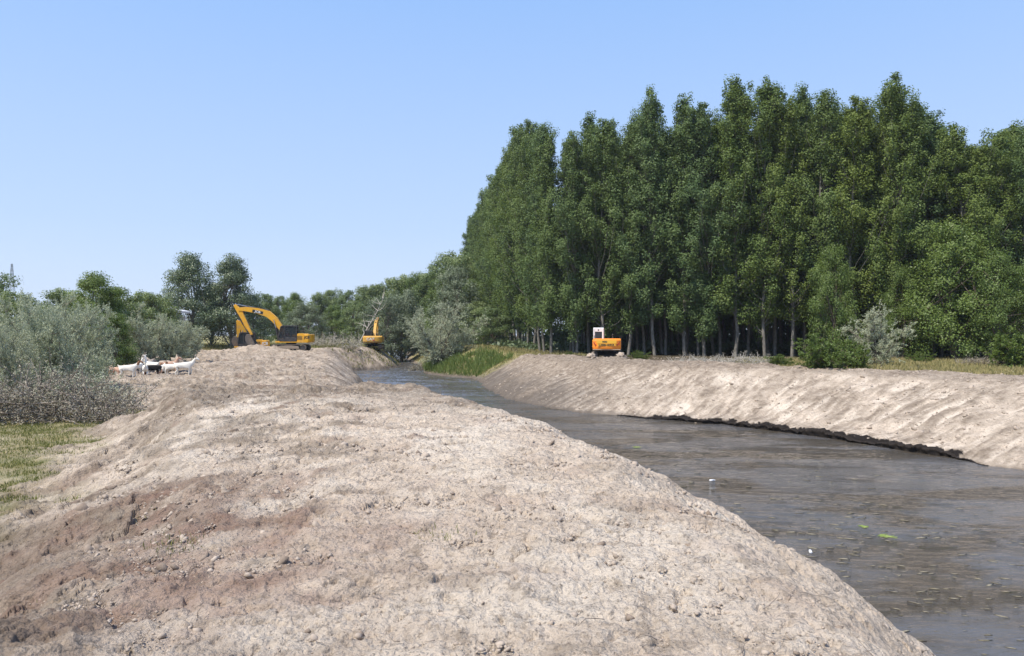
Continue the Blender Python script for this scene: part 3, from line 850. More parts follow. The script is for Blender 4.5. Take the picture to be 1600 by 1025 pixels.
# ------------------------------------------------------------------ other trees
BR = [make_tree('broadleaf_tree', *broad_proto(300 + i, 12, 5.8 - 0.4 * i, 0.6 + 0.3 * i, 210, 20000, 0.22, 0.8), M_TREE, M_BARK) for i in range(3)]
WI = [make_tree('willow_tree', *broad_proto(320 + i, 9, 4.4, 0.4, 210, 20000, 0.22, 0.4, 0.5, 0.45), M_WILL, M_SBARK) for i in range(2)]
LI = [make_tree('bright_tree', *broad_proto(340 + i, 14, 5.0, 1.0, 240, 30000, 0.19, 0.8), M_LIME, M_BARK) for i in range(2)]
def top_h(row, d, g0): return (HZ - row) * d / F - g0
def put(protos, i, px, d, toprow, base_h, wide, label, cat='tree', group=None, rz=None):
    x = X(px, d); g0 = gz(x, d)
    h = top_h(toprow, d, g0); s = h / base_h
    return place(protos, i, (x, d, g0 - 0.05), rz if rz is not None else random.random() * 6.28, (s * wide, s * wide, s), label, cat, group)
# two lighter trees before the plantation at the right
put(LI, 0, 1492, 72, 345, 14, 1.0, 'bright green spreading tree before the poplars, beside the right frame edge clearing', group=None)
put(LI, 1, 1560, 70, 395, 14, 0.9, 'lower bright green tree leaning over the yellow grass at far right')
put(LI, 0, 1300, 75, 380, 14, 0.62, 'slim bright green tree against the poplars, above the round green shrub')
put(LI, 1, 1410, 76, 420, 14, 0.7, 'short green tree behind the silvery sapling, under the tall poplars')
# the tree line closing the river view
TL = [(412, 150, 458, 'B', 0), (436, 165, 462, 'B', 1), (462, 158, 456, 'L', 0), (480, 128, 474, 'W', 0), (498, 170, 458, 'B', 2), (520, 175, 452, 'B', 0), (545, 172, 453, 'B', 1),
      (522, 150, 478, 'L', 1), (572, 165, 447, 'B', 2), (560, 145, 470, 'B', 1), (592, 168, 443, 'B', 0), (612, 172, 435, 'B', 1), (600, 140, 465, 'W', 1), (632, 165, 432, 'B', 2), (628, 145, 455, 'W', 0),
      (652, 160, 430, 'L', 1), (672, 158, 425, 'B', 0), (690, 170, 405, 'B', 1), (708, 175, 395, 'B', 2), (728, 168, 400, 'B', 0), (688, 135, 435, 'L', 0), (712, 128, 420, 'W', 1), (735, 135, 440, 'L', 1), (748, 125, 470, 'B', 1), (770, 118, 480, 'B', 0), (640, 190, 440, 'B', 2), (455, 190, 465, 'B', 1)]
order = sorted(range(len(TL)), key=lambda i: TL[i][0])
for rank, i in enumerate(order):
    px, d, tr_, kind, v = TL[i]
    pr = {'B': BR, 'L': LI, 'W': WI}[kind]; bh = {'B': 12, 'L': 14, 'W': 9}[kind]
    nm = {'B': 'green tree in the distant line behind the excavators', 'L': 'brighter green tree in the distant line behind the excavators', 'W': 'grey-green willow in the distant line behind the excavators'}[kind]
    hh = top_h(tr_, d, -1.9)
    put(pr, v, px, d, tr_, bh, max(0.85, min(1.5, 9 / hh)), f'{nm}, {ORD[rank]} tree from the left', 'tree', 'trees closing the river view')
# pair of tall trees left of the diggers
TG = [make_tree('grey_poplar_tree', *broad_proto(360 + i, 15, 6.0 - 0.6 * i, 1.4, 240, 26000, 0.22, 0.8, 0, 0.5, 0.45), M_DARKT, M_PBARK) for i in range(2)]
put(TG, 0, 298, 105, 394, 15, 1.0, 'tallest dark tree left of the excavators, its trunk rising from pale grass')
put(TG, 1, 362, 106, 401, 15, 0.95, 'tall pointed tree just behind the raised yellow digger boom')
put(TG, 1, 330, 112, 445, 15, 1.1, 'lower dark tree filling the gap between the two tall ones')
put(TG, 0, 392, 114, 460, 15, 1.2, 'short dark tree right of the tall pair, over the yellow boom')
for j, (px, d, tr_, pr, v, bh, lab) in enumerate([
        (-20, 70, 425, BR, 0, 12, 'dark green tree cut by the left frame edge, beside the pylon'), (25, 62, 455, BR, 1, 12, 'green tree just under the distant pylon'),
        (95, 75, 452, BR, 2, 12, 'dark green tree top peeping over the silver shrubs beside the pylon'), (150, 60, 430, LI, 1, 14, 'highest green tree rising behind the silver shrubs'),
        (183, 64, 447, BR, 1, 12, 'green tree behind the shrubs, left of the white shed roof'), (225, 80, 455, BR, 0, 12, 'dark green tree beside the white shed roof'),
        (250, 85, 463, BR, 2, 12, 'low green tree at the right end of the shed roof'), (178, 50, 488, LI, 0, 14, 'vivid green bushy tree in the hollow between silver shrubs and goats')]):
    put(pr, v, px, d, tr_, bh, 1.1 if h else 1, lab)

# ------------------------------------------------------------------ silver shrubs
SV = [make_tree('silver_shrub', *shrub_proto(400 + i, 4.5, 3.2, 12, 1500, 40, 0.105, 0.30), M_SILV, M_SBARK) for i in range(3)]
SVL = [(22, 27, 492, 0, 0.62, 'broad silver-grey shrub at the left frame edge, behind the fallen branches'),
       (92, 28.5, 450, 1, 0.60, 'largest silver-grey shrub, left of the goats'),
       (55, 33, 464, 2, 0.75, 'silver-grey shrub standing behind the two nearest ones'),
       (126, 36, 452, 0, 0.62, 'silver-grey shrub behind the largest one, touching the green hollow'),
       (-40, 30, 470, 1, 0.8, 'silver-grey shrub mostly outside the left frame edge'),
       (5, 38, 458, 2, 0.9, 'pale shrub in the second line at the far left, under the pylon'),
       (232, 60, 484, 2, 0.85, 'grey shrub directly behind the goats'),
       (268, 63, 490, 0, 0.85, 'grey shrub right of the goats, below the shed roof'),
       (203, 62, 470, 1, 0.75, 'grey shrub over the dark hollow behind the leftmost goats'),
       (290, 70, 497, 1, 0.8, 'rightmost of the grey shrubs, next to the pale grass clearing')]
for px, d, tr_, v, w, lab in SVL:
    put(SV, v, px, d, tr_, 4.5, w, lab, 'shrub', 'silver-grey shrubs on the left')
# silver trees by the river
x_, y_ = X(690, 100), 100.0
BIGS = make_tree('silver_tree', *shrub_proto(420, 8.8, 5.6, 13, 1500, 26, 0.20, 0.28, 0.2, 0.95), M_SILV, M_BARK)
BIGS.location = (x_, y_, gz(x_, y_) - 0.1); BIGS.rotation_euler = (0, 0, 1.0); BIGS.scale = (0.95, 0.95, 0.98)
tag(BIGS, 'round silver-leaved tree leaning over the green river bank', 'tree')
x_, y_ = X(1372, 57), 57.0
SAP = make_tree('silver_sapling', *shrub_proto(421, 4.9, 3.4, 6, 420, 34, 0.15, 0.28, 0.0, 0.55), M_SILV, M_SBARK)
SAP.location = (x_, y_, gz(x_, y_)); tag(SAP, 'pale silvery sapling beside the round green shrub on the right bank', 'tree')
GS = [make_tree('green_shrub', *shrub_proto(430 + i, 2.7, 2.6, 14, 700, 26, 0.13, 0.5, 0.3, 1.2), M_LIME, M_BARK) for i in range(2)]
put(GS, 0, 1288, 50, 520, 2.7, 1.15, 'round bright green shrub on the right bank crest', 'shrub', 'green shrubs on the right bank')
put(GS, 1, 1330, 53, 525, 2.7, 0.9, 'smaller green shrub between the round one and the silvery sapling', 'shrub', 'green shrubs on the right bank')
put(GS, 1, 1585, 56, 515, 2.7, 1.1, 'green shrub at the right frame edge above brown roots', 'shrub', 'green shrubs on the right bank')
put(GS, 0, 1215, 58, 552, 2.7, 1.3, 'low green shrub at the foot of the poplars, left of the round one', 'shrub', 'green shrubs on the right bank')
for q, (px, d, r_, lb) in enumerate([(1000, 74, 546, 'between the orange excavator and the brushwood'), (890, 80, 548, 'left of the orange excavator'), (1440, 66, 548, 'below the bright tree on the yellow grass')]):
    put(GS, q % 2, px, d, r_, 2.7, 1.2, f'ankle-high green shrub {lb}', 'shrub', 'green shrubs on the right bank')

# ------------------------------------------------------------------ brushwood, roots, fallen wood
def brush(seed, L, Wd, H, n, leaf=0, ls=0.1, up=0.35):
    g = np.random.default_rng(seed); paths = []; C = []; D = []
    for i in range(n):
        p = np.array([g.uniform(-L, L) / 2, g.uniform(-Wd, Wd) / 2, 0.0]); e = math.exp(-(p[0] / L * 2.4) ** 2)
        p[2] = g.random() * H * 0.7 * e
        d = g.normal(size=3) * np.array([1, 0.8, 0.3]) + np.array([0, 0, up * g.random()])
        pts = wander(p, d, (0.4 + 0.6 * g.random()) * H * 0.85 + 0.3, 5, g, 0.25)
        pts[:, 2] = np.maximum(pts[:, 2], 0.0)
        paths.append((pts, np.linspace(0.020, 0.005, 6) * (0.5 + g.random()), 4))
        if leaf:
            k = leaf; s = g.random(k) * 5; a = s.astype(int)
            C.append(pts[a] + (pts[np.minimum(a + 1, 5)] - pts[a]) * (s - a)[:, None] + g.normal(size=(k, 3)) * 0.07); D.append(g.normal(size=(k, 3)))
    tw = np_mesh('twigs', *tube_arrays(paths), True)
    lf = leaf_mesh('leaves', np.vstack(C), np.vstack(D), ls, ls * 0.35, g) if leaf else None
    return tw, lf
def pile(seed, px, d, L, Wd, H, n, wood, leaf, lm, label, up=0.35, dz=0.0, ls=0.1):
    x = X(px, d); e = empty('brush_pile', (x, d, gz(x, d) + dz))
    tw, lf = brush(seed, L, Wd, H, n, leaf, ls, up)
    link('branches', tw, wood, e)
    if lf: link('leaves', lf, lm, e)
    tag(e, label, 'brushwood', 'heaps of cut brushwood')
pile(501, 62, 23.5, 5.6, 2.6, 1.6, 380, M_SBARK, 42, M_DRY, 'heap of felled silver branches with withered leaves before the left shrubs', 0.8, ls=0.085)
pile(502, 15, 23.5, 4.5, 2.6, 0.9, 150, M_BARK, 10, M_DRY, 'low brown heap of dead twigs at the left frame edge', 0.5)
pile(503, 118, 26.0, 2.8, 2.0, 1.2, 190, M_SBARK, 70, M_SILV, 'felled grey branches right of the large heap, next to the goats', 0.7, ls=0.085)
pile(504, 1095, 60, 5.0, 1.8, 0.8, 220, M_PALEW, 14, M_DRY, 'long bleached brushwood heap on the right bank crest', 0.6)
pile(505, 1160, 59, 4.2, 1.8, 1.0, 200, M_PALEW, 16, M_DRY, 'taller bleached brushwood heap left of the green shrub', 0.8)
pile(506, 1590, 57, 4.6, 2.2, 1.3, 220, M_BARK, 6, M_DRY, 'reddish brown root heap at the right frame edge', 0.5)
pile(507, 1525, 60, 3.0, 1.4, 0.7, 90, M_SBARK, 10, M_DRY, 'small grey twig heap on the yellow grass, left of the root heap', 0.5)
pile(508, 515, 112, 9, 3.5, 2.1, 190, M_PALEW, 22, M_DRY, 'pale uprooted brush between the two yellow excavators', 0.8, ls=0.2)
pile(509, 655, 108, 3.0, 2.0, 1.3, 110, M_SBARK, 20, M_DRY, 'grey dead brush at the waterline under the silver tree', 0.5, ls=0.16)
# leaning dead tree left of the farther excavator
def dead_tree():
    g = np.random.default_rng(55); paths = []
    tr = wander((0, 0, 0), (0.42, 0.1, 1), 10.5, 9, g, 0.05)
    paths.append((tr, np.linspace(0.15, 0.02, 10), 6))
    for i in range(16):
        k = 2 + i % 7; d = np.array([0.2 + g.normal() * 0.9, g.normal() * 0.6, 0.6])
        paths.append((wander(tr[k], d, 1.6 + 1.6 * g.random(), 5, g, 0.16), np.linspace(0.05, 0.012, 6), 4))
    for i in range(6):
        paths.append((wander((g.normal() * 0.8, g.normal() * 0.5, 0), (g.normal() * 0.7, 0, 1), 2.5, 5, g, 0.12), np.linspace(0.05, 0.015, 6), 4))
    return np_mesh('dead_tree', *tube_arrays(paths), True)
e = link('dead_tree', dead_tree(), M_PALEW); x_ = X(560, 128); e.location = (x_, 128, gz(x_, 128)); tag(e, 'bare bleached dead tree leaning right beside the excavator by the water', 'dead tree')

# stray twigs and roots in the dug soil
def twigs():
    g = np.random.default_rng(91); paths = []
    P, r, _ = scatter(750, -45, 45, 3.2, 60, 104, lambda x, y, sl, sr, k, sx, gg: (np.maximum(sl, sr) > 1.0) & ((k > 0.3) | (y > 30)) & ((gg.random(len(x)) < 0.6)))
    for p, rr_ in zip(P, r):
        L = (0.05 + 0.20 * g.random() ** 3) * (1 + rr_ / 12); d = g.normal(size=3) * np.array([1, 1, 0.25]) + np.array([0, 0, 0.15])
        paths.append((wander(p + np.array([0, 0, 0.02]), d, L, 4, g, 0.3), np.linspace(0.003, 0.001, 5) * (0.7 + rr_ / 10), 3))
    return np_mesh('twigs', *tube_arrays(paths), True)
tag(link('stray_twigs', twigs(), M_SBARK), 'thin roots and twigs sticking out of the dug soil', 'twigs', kind='stuff')

# ------------------------------------------------------------------ grass
def blades(n, spot, hmin, hmax, w, seed, m, name, label):
    g = np.random.default_rng(seed)
    x, y = spot(g, n)
    z = land(x, y)
    n = len(x)
    D = g.normal(size=(n, 3)) * np.array([0.35, 0.35, 0.0]) + np.array([0, 0, 1.0])
    L = g.uniform(hmin, hmax, n)
    me = leaf_mesh(name, np.column_stack([x, y, z - 0.01]), D, L, w * (0.7 + 0.6 * g.random(n)), g)
    return tag(link(name, me, m), label, 'grass', kind='stuff')
def gmask(x, y):
    z, sdl, sdr, ul, ur, k, shx, cut = land(x, y, True)
    n1 = fbm(x / 2.4, y / 2.4, 4, 61); n2 = fbm(x / 0.7, y / 0.7, 3, 62); toe = x - shx
    return (sdl > 0) & (toe + n1 < -2.5) & (y + 1.2 * n2 > 8.6) & (y + 2.4 * n1 < 25.0), sdr, n1, n2
def s_left(g, n):
    y = g.uniform(8, 27, n); x = -(0.42 + 0.42 * g.random(n)) * y - 1.5
    ok, _, n1, n2 = gmask(x, y); ok &= g.random(n) < 0.55 + 0.5 * n2
    return x[ok], y[ok]
blades(90000, s_left, 0.04, 0.12, 0.014, 601, M_GRASSB, 'near_grass', 'patchy green and straw grass at the left foot of the bank')
def s_right(g, n):
    y = g.uniform(38, 76, n); x = g.uniform(0.30, 0.82, n) * y
    _, sdr, n1, n2 = gmask(x, y); w = np.interp(y, RW[:, 0], RW[:, 1])
    ok = (sdr - w + 2.5 * n1 > 7.2)
    ok &= g.random(n) < 0.6 + 0.5 * n1
    return x[ok], y[ok]
blades(70000, s_right, 0.12, 0.42, 0.05, 602, M_STRAW, 'straw_grass', 'yellow summer grass between the right bank and the poplars')
def s_knoll(g, n):
    y = g.uniform(84, 150, n); x = g.uniform(-26, 9, n)
    _, sdr, n1, n2 = gmask(x, y)
    ok = (sdr > 0.4) & (y > 84 + 2 * n1) & (sdr < 22) & (g.random(n) < 0.75 + 0.4 * n2)
    return x[ok], y[ok]
blades(52000, s_knoll, 0.15, 0.4, 0.07, 603, M_STRAW, 'knoll_grass', 'dry grass over the knoll beside the silver tree')
def s_reed(g, n):
    y = g.uniform(86, 118, n); x = g.uniform(-19, 0, n)
    _, sdr, n1, n2 = gmask(x, y)
    ok = (sdr > 0.2) & (sdr < 4.6 + 2.5 * n1) & (y > 86.5)
    return x[ok], y[ok]
blades(42000, s_reed, 0.35, 1.05, 0.07, 604, M_REED, 'reeds', 'lush green reeds at the water edge below the knoll')
def s_bank(g, n):
    y = g.uniform(106, 150, n); x = g.uniform(-60, -17, n)
    z, sdl, sdr, *_ = land(x, y, True)
    n1 = fbm(x / 2.4, y / 2.4, 3, 161)
    ok = (sdl > 0.2) & (n1 > -0.05) & (sdl < 26)
    return x[ok], y[ok]
blades(26000, s_bank, 0.2, 0.6, 0.08, 605, M_GRASSB, 'bank_weeds', 'olive weeds on the rough bank below the farther excavator')
def s_farl(g, n):
    y = g.uniform(97, 135, n); x = g.uniform(-62, -30, n)
    z, sdl, *_ = land(x, y, True)
    return x[(sdl > 5)], y[(sdl > 5)]
blades(26000, s_farl, 0.2, 0.6, 0.08, 606, M_STRAW, 'clearing_grass', 'pale dry grass of the clearing under the two tall trees')
def s_tuft(g, n):
    cx = np.array([-3.0, -3.2, -4.4, -0.6, -3.9]); cy = np.array([6.6, 6.9, 8.6, 6.2, 6.1])
    i = g.integers(0, 5, n); return cx[i] + g.normal(size=n) * 0.14, cy[i] + g.normal(size=n) * 0.16
blades(220, s_tuft, 0.04, 0.10, 0.007, 607, M_GRASSB, 'grass_tufts', 'small weak grass tufts growing on the near spoil bank')

# ------------------------------------------------------------------ things afloat
def floating():
    g = np.random.default_rng(66); P = []; S = []
    for cx, cy, rx, ry, n in [(9, 20, 4, 5, 90), (7.6, 17.0, 1.8, 2.0, 70), (9.5, 19.5, 2.5, 1.5, 60), (10.5, 15.5, 2.5, 2.0, 60), (8.2, 14.0, 1.0, 1.4, 50), (12, 21, 3.5, 2, 50), (4.5, 26, 2.0, 4, 60), (9, 30, 4, 3, 30)]:
        P.append(np.column_stack([cx + g.normal(size=n) * rx, cy + g.normal(size=n) * ry, np.full(n, WL + 0.006)])); S.append(g.uniform(0.01, 0.05, n))
    P = np.vstack(P); S = np.concatenate(S)
    V0, F0 = ico(1)
    W = V0[None] * S[:, None, None] * np.array([3.0, 0.55, 0.22]) * (0.35 + 1.3 * g.random((len(P), len(V0), 1)))
    a = g.normal(size=len(P)) * 0.35 - 0.25; ca, sa = np.cos(a)[:, None], np.sin(a)[:, None]
    W = np.stack([W[..., 0] * ca - W[..., 1] * sa, W[..., 0] * sa + W[..., 1] * ca, W[..., 2]], -1) + P[:, None]
    Fs = (F0[None] + (np.arange(len(P)) * len(V0))[:, None, None]).reshape(-1, 3)
    return np_mesh('scum', W.reshape(-1, 3), Fs, True)
M_SCUM = soilmat('scum', (0.30, 0.27, 0.20), (0.17, 0.15, 0.10))
tag(link('floating_scum', floating(), M_SCUM), 'streaks of pale scum and plant bits drifting on the brown water', 'scum', kind='stuff')
M_ALG = paint('algae', (0.24, 0.32, 0.07), 0.6, dirt=0.4)
def weed(px, row, L, label):
    d = -WL * F / (row - HZ); g = np.random.default_rng(int(px))
    paths = [(wander((g.normal() * L * 0.2, g.normal() * 0.08, 0.012), (1, g.normal() * 0.25, 0), L * (0.4 + 0.6 * g.random()), 6, g, 0.18), np.full(7, 0.006), 4) for _ in range(26)]
    for p, _, _ in paths: p[:, 2] = 0.012 + 0.012 * g.random(7)
    o = link('water_weed', np_mesh('water_weed', *tube_arrays(paths), True), M_ALG); o.location = (X(px, d), d, WL)
    tag(o, label, 'water weed')
weed(1378, 838, 0.36, 'bright green clump of weed floating mid-river at the right')
weed(992, 699, 0.28, 'small green weed floating near the middle of the near bank edge')
weed(1345, 823, 0.18, 'tiny green weed just left of the bright floating clump')
#@@MACH@@

# ------------------------------------------------------------------ machines: tools
def bm_obj(name, bm, m, parent=None, smooth=False):
    me = bpy.data.meshes.new(name); bmesh.ops.recalc_face_normals(bm, faces=bm.faces[:]); bm.to_mesh(me); bm.free()
    if smooth:
        for p in me.polygons: p.use_smooth = True
    return link(name, me, m, parent)
def add_box(bm, lo, hi, bev=0.0):
    lo = Vector(lo); hi = Vector(hi); c = (lo + hi) / 2; s = hi - lo
    r = bmesh.ops.create_cube(bm, size=1.0, matrix=Matrix.Translation(c) @ Matrix.Diagonal((s.x, s.y, s.z, 1)))
    if bev:
        es = set(e for v in r['verts'] for e in v.link_edges)
        bmesh.ops.bevel(bm, geom=list(es), offset=bev, segments=2, profile=0.6, affect='EDGES')
def add_prism(bm, pts, y0, y1, bev=0.0):
    """outline given in the XZ plane, pushed from y0 to y1"""
    a = [bm.verts.new((x, y0, z)) for x, z in pts]; b = [bm.verts.new((x, y1, z)) for x, z in pts]
    n = len(pts); fs = [bm.faces.new(a), bm.faces.new(b[::-1])]
    for i in range(n):
        fs.append(bm.faces.new((a[i], b[i], b[(i + 1) % n], a[(i + 1) % n])))
    if bev:
        es = set(e for f in fs for e in f.edges)
        bmesh.ops.bevel(bm, geom=list(es), offset=bev, segments=2, profile=0.6, affect='EDGES')
def add_cyl(bm, p0, p1, r, seg=12, r2=None):
    p0 = Vector(p0); p1 = Vector(p1); d = p1 - p0
    q = d.to_track_quat('Z', 'Y').to_matrix().to_4x4()
    bmesh.ops.create_cone(bm, cap_ends=True, segments=seg, radius1=r, radius2=r if r2 is None else r2, depth=d.length, matrix=Matrix.Translation((p0 + p1) / 2) @ q)
def text_obj(name, s, size, m, parent, loc, rot, sx=1.0, depth=0.006):
    cu = bpy.data.curves.new('t', 'FONT'); cu.body = s; cu.size = size; cu.extrude = depth; cu.align_x = 'CENTER'; cu.align_y = 'CENTER'; cu.offset = size * 0.022
    t = bpy.data.objects.new('t', cu); COL.objects.link(t)
    bpy.context.view_layer.update()
    me = bpy.data.meshes.new_from_object(t.evaluated_get(bpy.context.evaluated_depsgraph_get()))
    bpy.data.objects.remove(t); bpy.data.curves.remove(cu)
    me.transform(Matrix.Translation(loc) @ rot.to_4x4() @ Matrix.Diagonal((sx, 1, 1, 1)))
    me.materials.clear()
    return link(name, me, m, parent)
M_JY = paint('warm_yellow_paint', (0.80, 0.40, 0.015), 0.5, dirt=0.45)
M_CY = paint('ochre_yellow_paint', (0.66, 0.36, 0.045), 0.5, dirt=0.55)
M_LO = paint('orange_paint', (0.88, 0.27, 0.015), 0.5, dirt=0.2)
M_LY = paint('amber_paint', (0.85, 0.46, 0.04), 0.45, dirt=0.1)
M_WH = paint('white_paint', (0.80, 0.80, 0.78), 0.45, dirt=0.08)
M_DK = paint('dark_paint', (0.035, 0.035, 0.038), 0.5, dirt=0.25)
M_STEEL = paint('muddy_steel', (0.14, 0.12, 0.105), 0.7, metal=0.3, dirt=0.6)
M_ROD = paint('chrome_rod', (0.6, 0.6, 0.6), 0.2, metal=1.0, dirt=0.05)
M_DUST = paint('dusty_frame', (0.30, 0.24, 0.18), 0.8, dirt=0.5)
M_RED = paint('red_paint', (0.42, 0.03, 0.02), 0.5, dirt=0.1)
M_BLK = paint('black_letters', (0.02, 0.02, 0.02), 0.5, dirt=0.0)
M_WL = paint('white_letters', (0.82, 0.82, 0.8), 0.5, dirt=0.0)
m, nt, b = mat('cab_glass')
b.inputs['Base Color'].default_value = (0.04, 0.05, 0.06, 1); b.inputs['Roughness'].default_value = 0.04
b.inputs['Alpha'].default_value = 0.5
M_GL = m
m, nt, b = mat('tinted_glass')
b.inputs['Base Color'].default_value = (0.03, 0.035, 0.04, 1); b.inputs['Roughness'].default_value = 0.06
M_TG = m

def limb(pts_up, pts_lo, y0, y1, bev=0.03):
    bm = bmesh.new(); add_prism(bm, list(pts_up) + list(pts_lo)[::-1], y0, y1, bev); return bm

def excavator(name, paint_, cab_p, boom, stick, bucket, cab_glass, roof_z=3.02, hood_z=2.15, ctw_mat=None, tracks=True, half=1.38, see_through=True):
    """X forward, Y to the machine's left, Z up. boom = list of centre points, stick = (rear end, pivot, tip), bucket = (pin, angle)"""
    t = empty(name)
    cw = ctw_mat or paint_
    # undercarriage
    for s in (-1, 1):
        bm = bmesh.new()
        n = 9; pts = []
        for i in range(n): a = -math.pi / 2 + math.pi * i / (n - 1); pts.append((1.72 + 0.40 * math.cos(a), 0.42 + 0.40 * math.sin(a)))
        for i in range(n): a = math.pi / 2 + math.pi * i / (n - 1); pts.append((-1.72 + 0.40 * math.cos(a), 0.42 + 0.40 * math.sin(a)))
        ys = sorted((s * 0.90, s * 1.48))
        # belt as a hollow loop of shoes
        inner = [(p[0] * 0.965, 0.42 + (p[1] - 0.42) * 0.84) for p in pts]
        a = [[bm.verts.new((x, yy, z)) for x, z in L] for L in (pts, inner) for yy in ys]
        m_ = len(pts)
        for i in range(m_):
            j = (i + 1) % m_
            bm.faces.new((a[0][i], a[0][j], a[1][j], a[1][i])); bm.faces.new((a[2][i], a[3][i], a[3][j], a[2][j]))
            bm.faces.new((a[0][i], a[2][i], a[2][j], a[0][j])); bm.faces.new((a[1][i], a[1][j], a[3][j], a[3][i]))
        for i in range(26):                                               # grouser bars
            x = -1.7 + 3.4 * i / 25
            add_box(bm, (x - 0.03, ys[0], 0.815), (x + 0.03, ys[1], 0.85)); add_box(bm, (x - 0.03, ys[0], -0.01), (x + 0.03, ys[1], 0.022))
        tr = bm_obj('track', bm, M_STEEL, t)
        bm = bmesh.new()
        for x in (-1.72, 1.72): add_cyl(bm, (x, ys[0] + 0.10, 0.42), (x, ys[1] - 0.06, 0.42), 0.31, 18)
        for x in np.linspace(-1.15, 1.15, 6): add_cyl(bm, (x, ys[0] + 0.12, 0.19), (x, ys[1] - 0.10, 0.19), 0.11, 10)
        bm_obj('rollers', bm, M_DK, tr)
        bm = bmesh.new(); add_prism(bm, [(-1.35, 0.28), (1.35, 0.28), (1.2, 0.60), (0.3, 0.70), (-0.3, 0.70), (-1.2, 0.60)], ys[0] + 0.05, ys[1] - 0.02, 0.03)
        bm_obj('track_frame', bm, M_DUST, tr)
    bm = bmesh.new(); add_prism(bm, [(-1.0, 0.45), (1.0, 0.45), (0.7, 0.82), (-0.7, 0.82)], -0.92, 0.92, 0.04); add_cyl(bm, (0, 0, 0.8), (0, 0, 1.04), 0.62, 24)
    bm_obj('undercarriage', bm, M_DK, t)
    # revolving frame
    bm = bmesh.new(); add_prism(bm, [(-2.3, 1.03), (1.55, 1.03), (1.62, 1.12), (1.62, 1.22), (-2.3, 1.22)], -half + 0.02, half - 0.02, 0.02)
    bm_obj('turntable', bm, paint_ if name == 'yellow_excavator' else M_DK, t)
    # counterweight: rounded in plan
    bm = bmesh.new()
    prof = []
    for i in range(13):
        yy = -half + 2 * half * i / 12; k = abs(yy / half)
        prof.append((-2.78 + 0.42 * k ** 3.2, yy))
    top = 2.05 if hood_z > 2.1 else hood_z - 0.08
    vs = []
    for z, ins in ((1.06, 0.14), (1.16, 0.03), (1.30, 0.0), (top - 0.12, 0.0), (top - 0.03, 0.04), (top, 0.12)):
        ring = [bm.verts.new((x + ins, yy * (1 - ins * 0.25), z)) for x, yy in prof] + [bm.verts.new((-1.85, half * (1 - ins * 0.25), z)), bm.verts.new((-1.85, -half * (1 - ins * 0.25), z))]
        vs.append(ring)
    for r0, r1 in zip(vs[:-1], vs[1:]):
        for i in range(len(r0)):
            j = (i + 1) % len(r0); bm.faces.new((r0[i], r0[j], r1[j], r1[i]))
    bm.faces.new(vs[0]); bm.faces.new(vs[-1][::-1])
    cwo = bm_obj('counterweight', bm, cw, t)
    # engine house with grille
    bm = bmesh.new(); ex_ = -1.0 if name == 'yellow_excavator' else -0.55
    add_prism(bm, [(-1.85, 1.22), (ex_, 1.22), (ex_, hood_z - 0.1), (ex_ - 0.13, hood_z), (-1.75, hood_z), (-1.85, hood_z - 0.06)], -half + 0.04, half - 0.04, 0.04)
    add_box(bm, (ex_, -half + 0.05, 1.22), (1.30, -0.40, 1.95), 0.05)
    ho = bm_obj('engine_cover', bm, paint_, t)
    bm = bmesh.new()
    for i in range(7):
        z = 1.38 + i * 0.07
        for s in (-1, 1): add_box(bm, (-1.65, s * (half - 0.045) - 0.012, z), (-0.75, s * (half - 0.045) + 0.012, z + 0.032))
    bm_obj('grille', bm, M_BLK, ho)
    bm = bmesh.new(); add_cyl(bm, (-1.35, -0.55, hood_z - 0.02), (-1.35, -0.55, hood_z + 0.34), 0.055, 10); add_cyl(bm, (-1.35, -0.55, hood_z + 0.34), (-1.45, -0.55, hood_z + 0.42), 0.05, 10)
    bm_obj('exhaust', bm, M_DK, t)
    bm = bmesh.new()
    for s in (-1, 1):
        for x in (-1.7, -0.9): add_cyl(bm, (x, s * (half - 0.12), hood_z - 0.02), (x, s * (half - 0.12), hood_z + 0.30), 0.018, 6)
        add_cyl(bm, (-1.7, s * (half - 0.12), hood_z + 0.30), (-0.9, s * (half - 0.12), hood_z + 0.30), 0.018, 6)
    bm_obj('handrail', bm, M_DK, t)
    # cab: posts, roof, sill, glazing, seat
    x0, x1, y0, y1, z0, z1 = (-0.95 if name == 'yellow_excavator' else -0.45), (1.16 if name == 'yellow_excavator' else 1.32), 0.36, half, 1.22, roof_z
    side = [(x0, z0), (x1 - 0.12, z0), (x1, z0 + 0.55), (x1 - 0.22, z1 - 0.12), (x1 - 0.40, z1), (x0 + 0.08, z1), (x0, z1 - 0.10)]
    cabe = None
    bm = bmesh.new()
    def ribbon(P, y, w=0.065):
        for i in range(len(P)):
            a = Vector((P[i][0], y, P[i][1])); c = Vector((P[(i + 1) % len(P)][0], y, P[(i + 1) % len(P)][1])); add_cyl(bm, a, c, w, 6)
    ribbon(side, y0 + 0.05); ribbon(side, y1 - 0.05)
    for y in (y0 + 0.05, y1 - 0.05): add_cyl(bm, (0.42, y, z0), (0.42, y, z1), 0.045, 6)
    for P in (side[0], side[2], side[3], side[4], side[5]): add_cyl(bm, (P[0], y0 + 0.05, P[1]), (P[0], y1 - 0.05, P[1]), 0.05, 6)
    add_prism(bm, [(x0 + 0.02, z1 - 0.08), (x1 - 0.40, z1 - 0.08), (x1 - 0.44, z1 + 0.06), (x0 + 0.05, z1 + 0.06)], y0, y1, 0.02)
    lower = 0.62 if not see_through else 0.5
    add_prism(bm, [(x0 - 0.015, z0), (0.40, z0), (0.40, z0 + lower), (x0 - 0.015, z0 + lower)], y0 + 0.01, y1 - 0.005, 0.02)
    add_prism(bm, [(0.44, z0), (x1 - 0.13, z0), (x1 - 0.06, z0 + 0.30), (0.44, z0 + 0.30)], y0 + 0.01, y1 - 0.005, 0.02)
